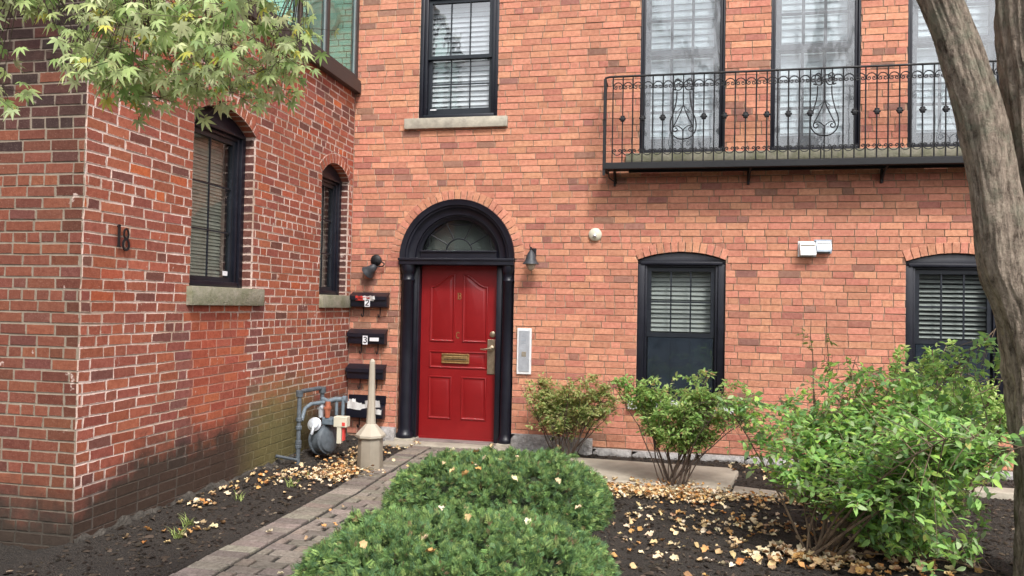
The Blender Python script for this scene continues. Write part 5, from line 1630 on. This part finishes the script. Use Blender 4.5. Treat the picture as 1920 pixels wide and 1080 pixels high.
def blocked(x, y):
    for cx, cy, rx, ry in ((2.37, -2.45, .84, .72), (2.50, -4.10, .86, .74)):
        if ((abs(x - cx) / rx) ** 3 + (abs(y - cy) / ry) ** 3) < 1: return True
    return (x - .9) ** 2 + (y + 1.42) ** 2 < .02
rl = random.Random(77); pts = []
def strew(n, fx, fy, zf=None, s0=.03, s1=.07, pile=.0):
    for _ in range(n):
        x, y = fx(), fy()
        if blocked(x, y) or x < .04 or y > -.06: continue
        z = (soil_h(x, y) if not (.87 < x < 1.9) else .02) + .012 + rl.random() * pile
        if 2.2 < x < 4.3 and -1.4 < y < -.45: z = max(z, .045)
        pts.append((x, y, z, rl.uniform(s0, s1)))
strew(400, lambda: rl.gauss(.68, .16), lambda: rl.gauss(-1.75, .22), pile=.03, s0=.03, s1=.055)
strew(160, lambda: rl.gauss(.55, .14), lambda: rl.gauss(-1.05, .3), pile=.03, s0=.03, s1=.055)
strew(70, lambda: rl.gauss(.33, .10), lambda: rl.gauss(-1.95, .25), pile=.03, s0=.03, s1=.055)
strew(50, lambda: abs(rl.gauss(.12, .08)), lambda: rl.uniform(-3.2, -2.0), pile=.01)
strew(16, lambda: rl.uniform(.15, .6), lambda: rl.uniform(-4.0, -3.3), s0=.05, s1=.075)
strew(1000, lambda: rl.gauss(3.55, .36), lambda: rl.gauss(-1.62, .13), pile=.035, s0=.03, s1=.055)
strew(200, lambda: rl.uniform(4.1, 5.6), lambda: rl.gauss(-1.62, .08), pile=.02, s0=.03, s1=.05)
strew(260, lambda: rl.uniform(3.3, 5.6), lambda: rl.uniform(-3.4, -1.6), s0=.025, s1=.07)
strew(130, lambda: rl.gauss(4.1, .35), lambda: rl.gauss(-2.35, .2), s0=.025, s1=.06)
strew(170, lambda: rl.gauss(4.65, .3), lambda: rl.gauss(-3.1, .12), pile=.03, s0=.05, s1=.085)
strew(40, lambda: rl.uniform(3.4, 5.6), lambda: rl.uniform(-4.2, -3.2), s0=.04, s1=.08)
strew(60, lambda: rl.uniform(4.2, 5.6), lambda: rl.gauss(-.5, .15), pile=.02)
strew(22, lambda: rl.uniform(.95, 1.8), lambda: rl.uniform(-4.3, -.3), s0=.03, s1=.06)
strew(30, lambda: rl.gauss(.75, .12), lambda: rl.gauss(-.25, .1), s0=.03, s1=.055)
A = np.array(pts); n = len(A)
o = scatter('fallen_leaves', LLV, LLF, A[:, :3], rots(n, pitch=rng.normal(0, .35, n), roll=rng.normal(0, .35, n)), A[:, 3] * .8, tints(n, lit_pal, lit_w), M['litter'])
tag(o, 'dry tan and orange leaves fallen on mulch and path', 'fallen leaves', kind='stuff')
# leaf on the shrubs: each lies in the needles
pts = []
for cx, cy, rx, ry, h, seed, k in ((2.37, -2.45, .84, .72, .335, 3, 26), (2.50, -4.10, .86, .74, .285, 8, 9)):
    for _ in range(k):
        x, y = cx + rl.uniform(-.8, .8) * rx, cy + rl.uniform(-.8, .85) * ry
        q = (abs((x - cx) / rx) ** 3 + abs((y - cy) / ry) ** 3) ** (1 / 3)
        z = h * (1 - min(.99, q) ** 6) ** .55 + noise.noise(Vector((x * 3.1, y * 3.1, seed))) * .11 + noise.noise(Vector((x * 8, y * 8, seed))) * .10 + .045
        pts.append((x, y, z, rl.uniform(.045, .075)))
A = np.array(pts); n = len(A)
o = scatter('fallen_leaves', LLV, LLF, A[:, :3], rots(n, pitch=rng.normal(.5, .35, n), roll=rng.normal(0, .35, n), az=rng.normal(0, 1.2, n)), A[:, 3] * .8, tints(n, lit_pal, [5, 5, 3, 1, 3, 0, 0]), M['litter'])
tag(o, 'single tan leaves caught on top of the yew shrubs', 'fallen leaves', kind='stuff')

# small tufts of grass by the wall
def tuft(loc, label, nb, hgt, seed):
    r_ = random.Random(seed); s = MB()
    for i in range(nb):
        a = r_.uniform(0, 6.28); L = hgt * r_.uniform(.6, 1.2); w_ = .0035; bx, by = r_.gauss(0, .018), r_.gauss(0, .018)
        dx, dy = math.cos(a), math.sin(a); px_, py_ = -dy * w_, dx * w_
        V = []
        for t in (0, .4, .75, 1):
            ww = (1 - t) * 1.0 + .08; q = L * .75 * t ** 1.6; V += [(bx + dx * q - px_ * ww, by + dy * q - py_ * ww, L * (t - .35 * t * t)), (bx + dx * q + px_ * ww, by + dy * q + py_ * ww, L * (t - .35 * t * t))]
        s.add(V, [(0, 1, 3, 2), (2, 3, 5, 4), (4, 5, 7, 6)])
    o = s.build('grass_tuft', M['grass'], loc=loc); tag(o, label, 'grass tuft', 'small grass tufts in the mulch by the side wall')
M['grass'] = pbr('yellowing_grass', (.34, .36, .12), .6, .3, 30, base2=(.16, .26, .06))
tuft((.47, -3.72, .0), 'yellowing grass tuft nearest the wall corner', 22, .10, 1)
tuft((.36, -3.45, .0), 'grass tuft second from the wall corner, beside pale leaves', 22, .10, 2)
tuft((.32, -2.75, .0), 'thin grass tuft below the larger side window', 18, .09, 3)
tuft((.50, -2.25, .0), 'bright grass tuft near the path edge', 24, .10, 4)
tuft((.52, -1.95, .0), 'grass tuft closest to the ash bin', 16, .08, 5)

# ================================================================== ACROSS THE STREET (seen only in the glass)
ob = empty('opposite_house', (3, -30, 0)); tag(ob, 'plain brick house across the street, mirrored in the window glass', 'house')
M['far'] = pbr('far_brick', (.20, .20, .19), .9, .2, 1)
s = MB(); s.box(-22, 22, -8, 0, 0, 7.5); s.build('wall', M['far'], ob)
s = MB(); s.add([(-22.5, .5, 7.5), (22.5, .5, 7.5), (22.5, -8.5, 7.5), (-22.5, -8.5, 7.5), (-22.5, -4, 9.5), (22.5, -4, 9.5)], [(0, 1, 5, 4), (2, 3, 4, 5), (0, 4, 3), (1, 2, 5)]); s.build('roof', M['bronze'], ob)
for i in range(9):
    for z in (1.2, 4.3):
        s = MB(); s.box(-19.5 + i * 4.7, -18.3 + i * 4.7, .0, .06, z, z + 1.8); s.build('window', M['sash'], ob)
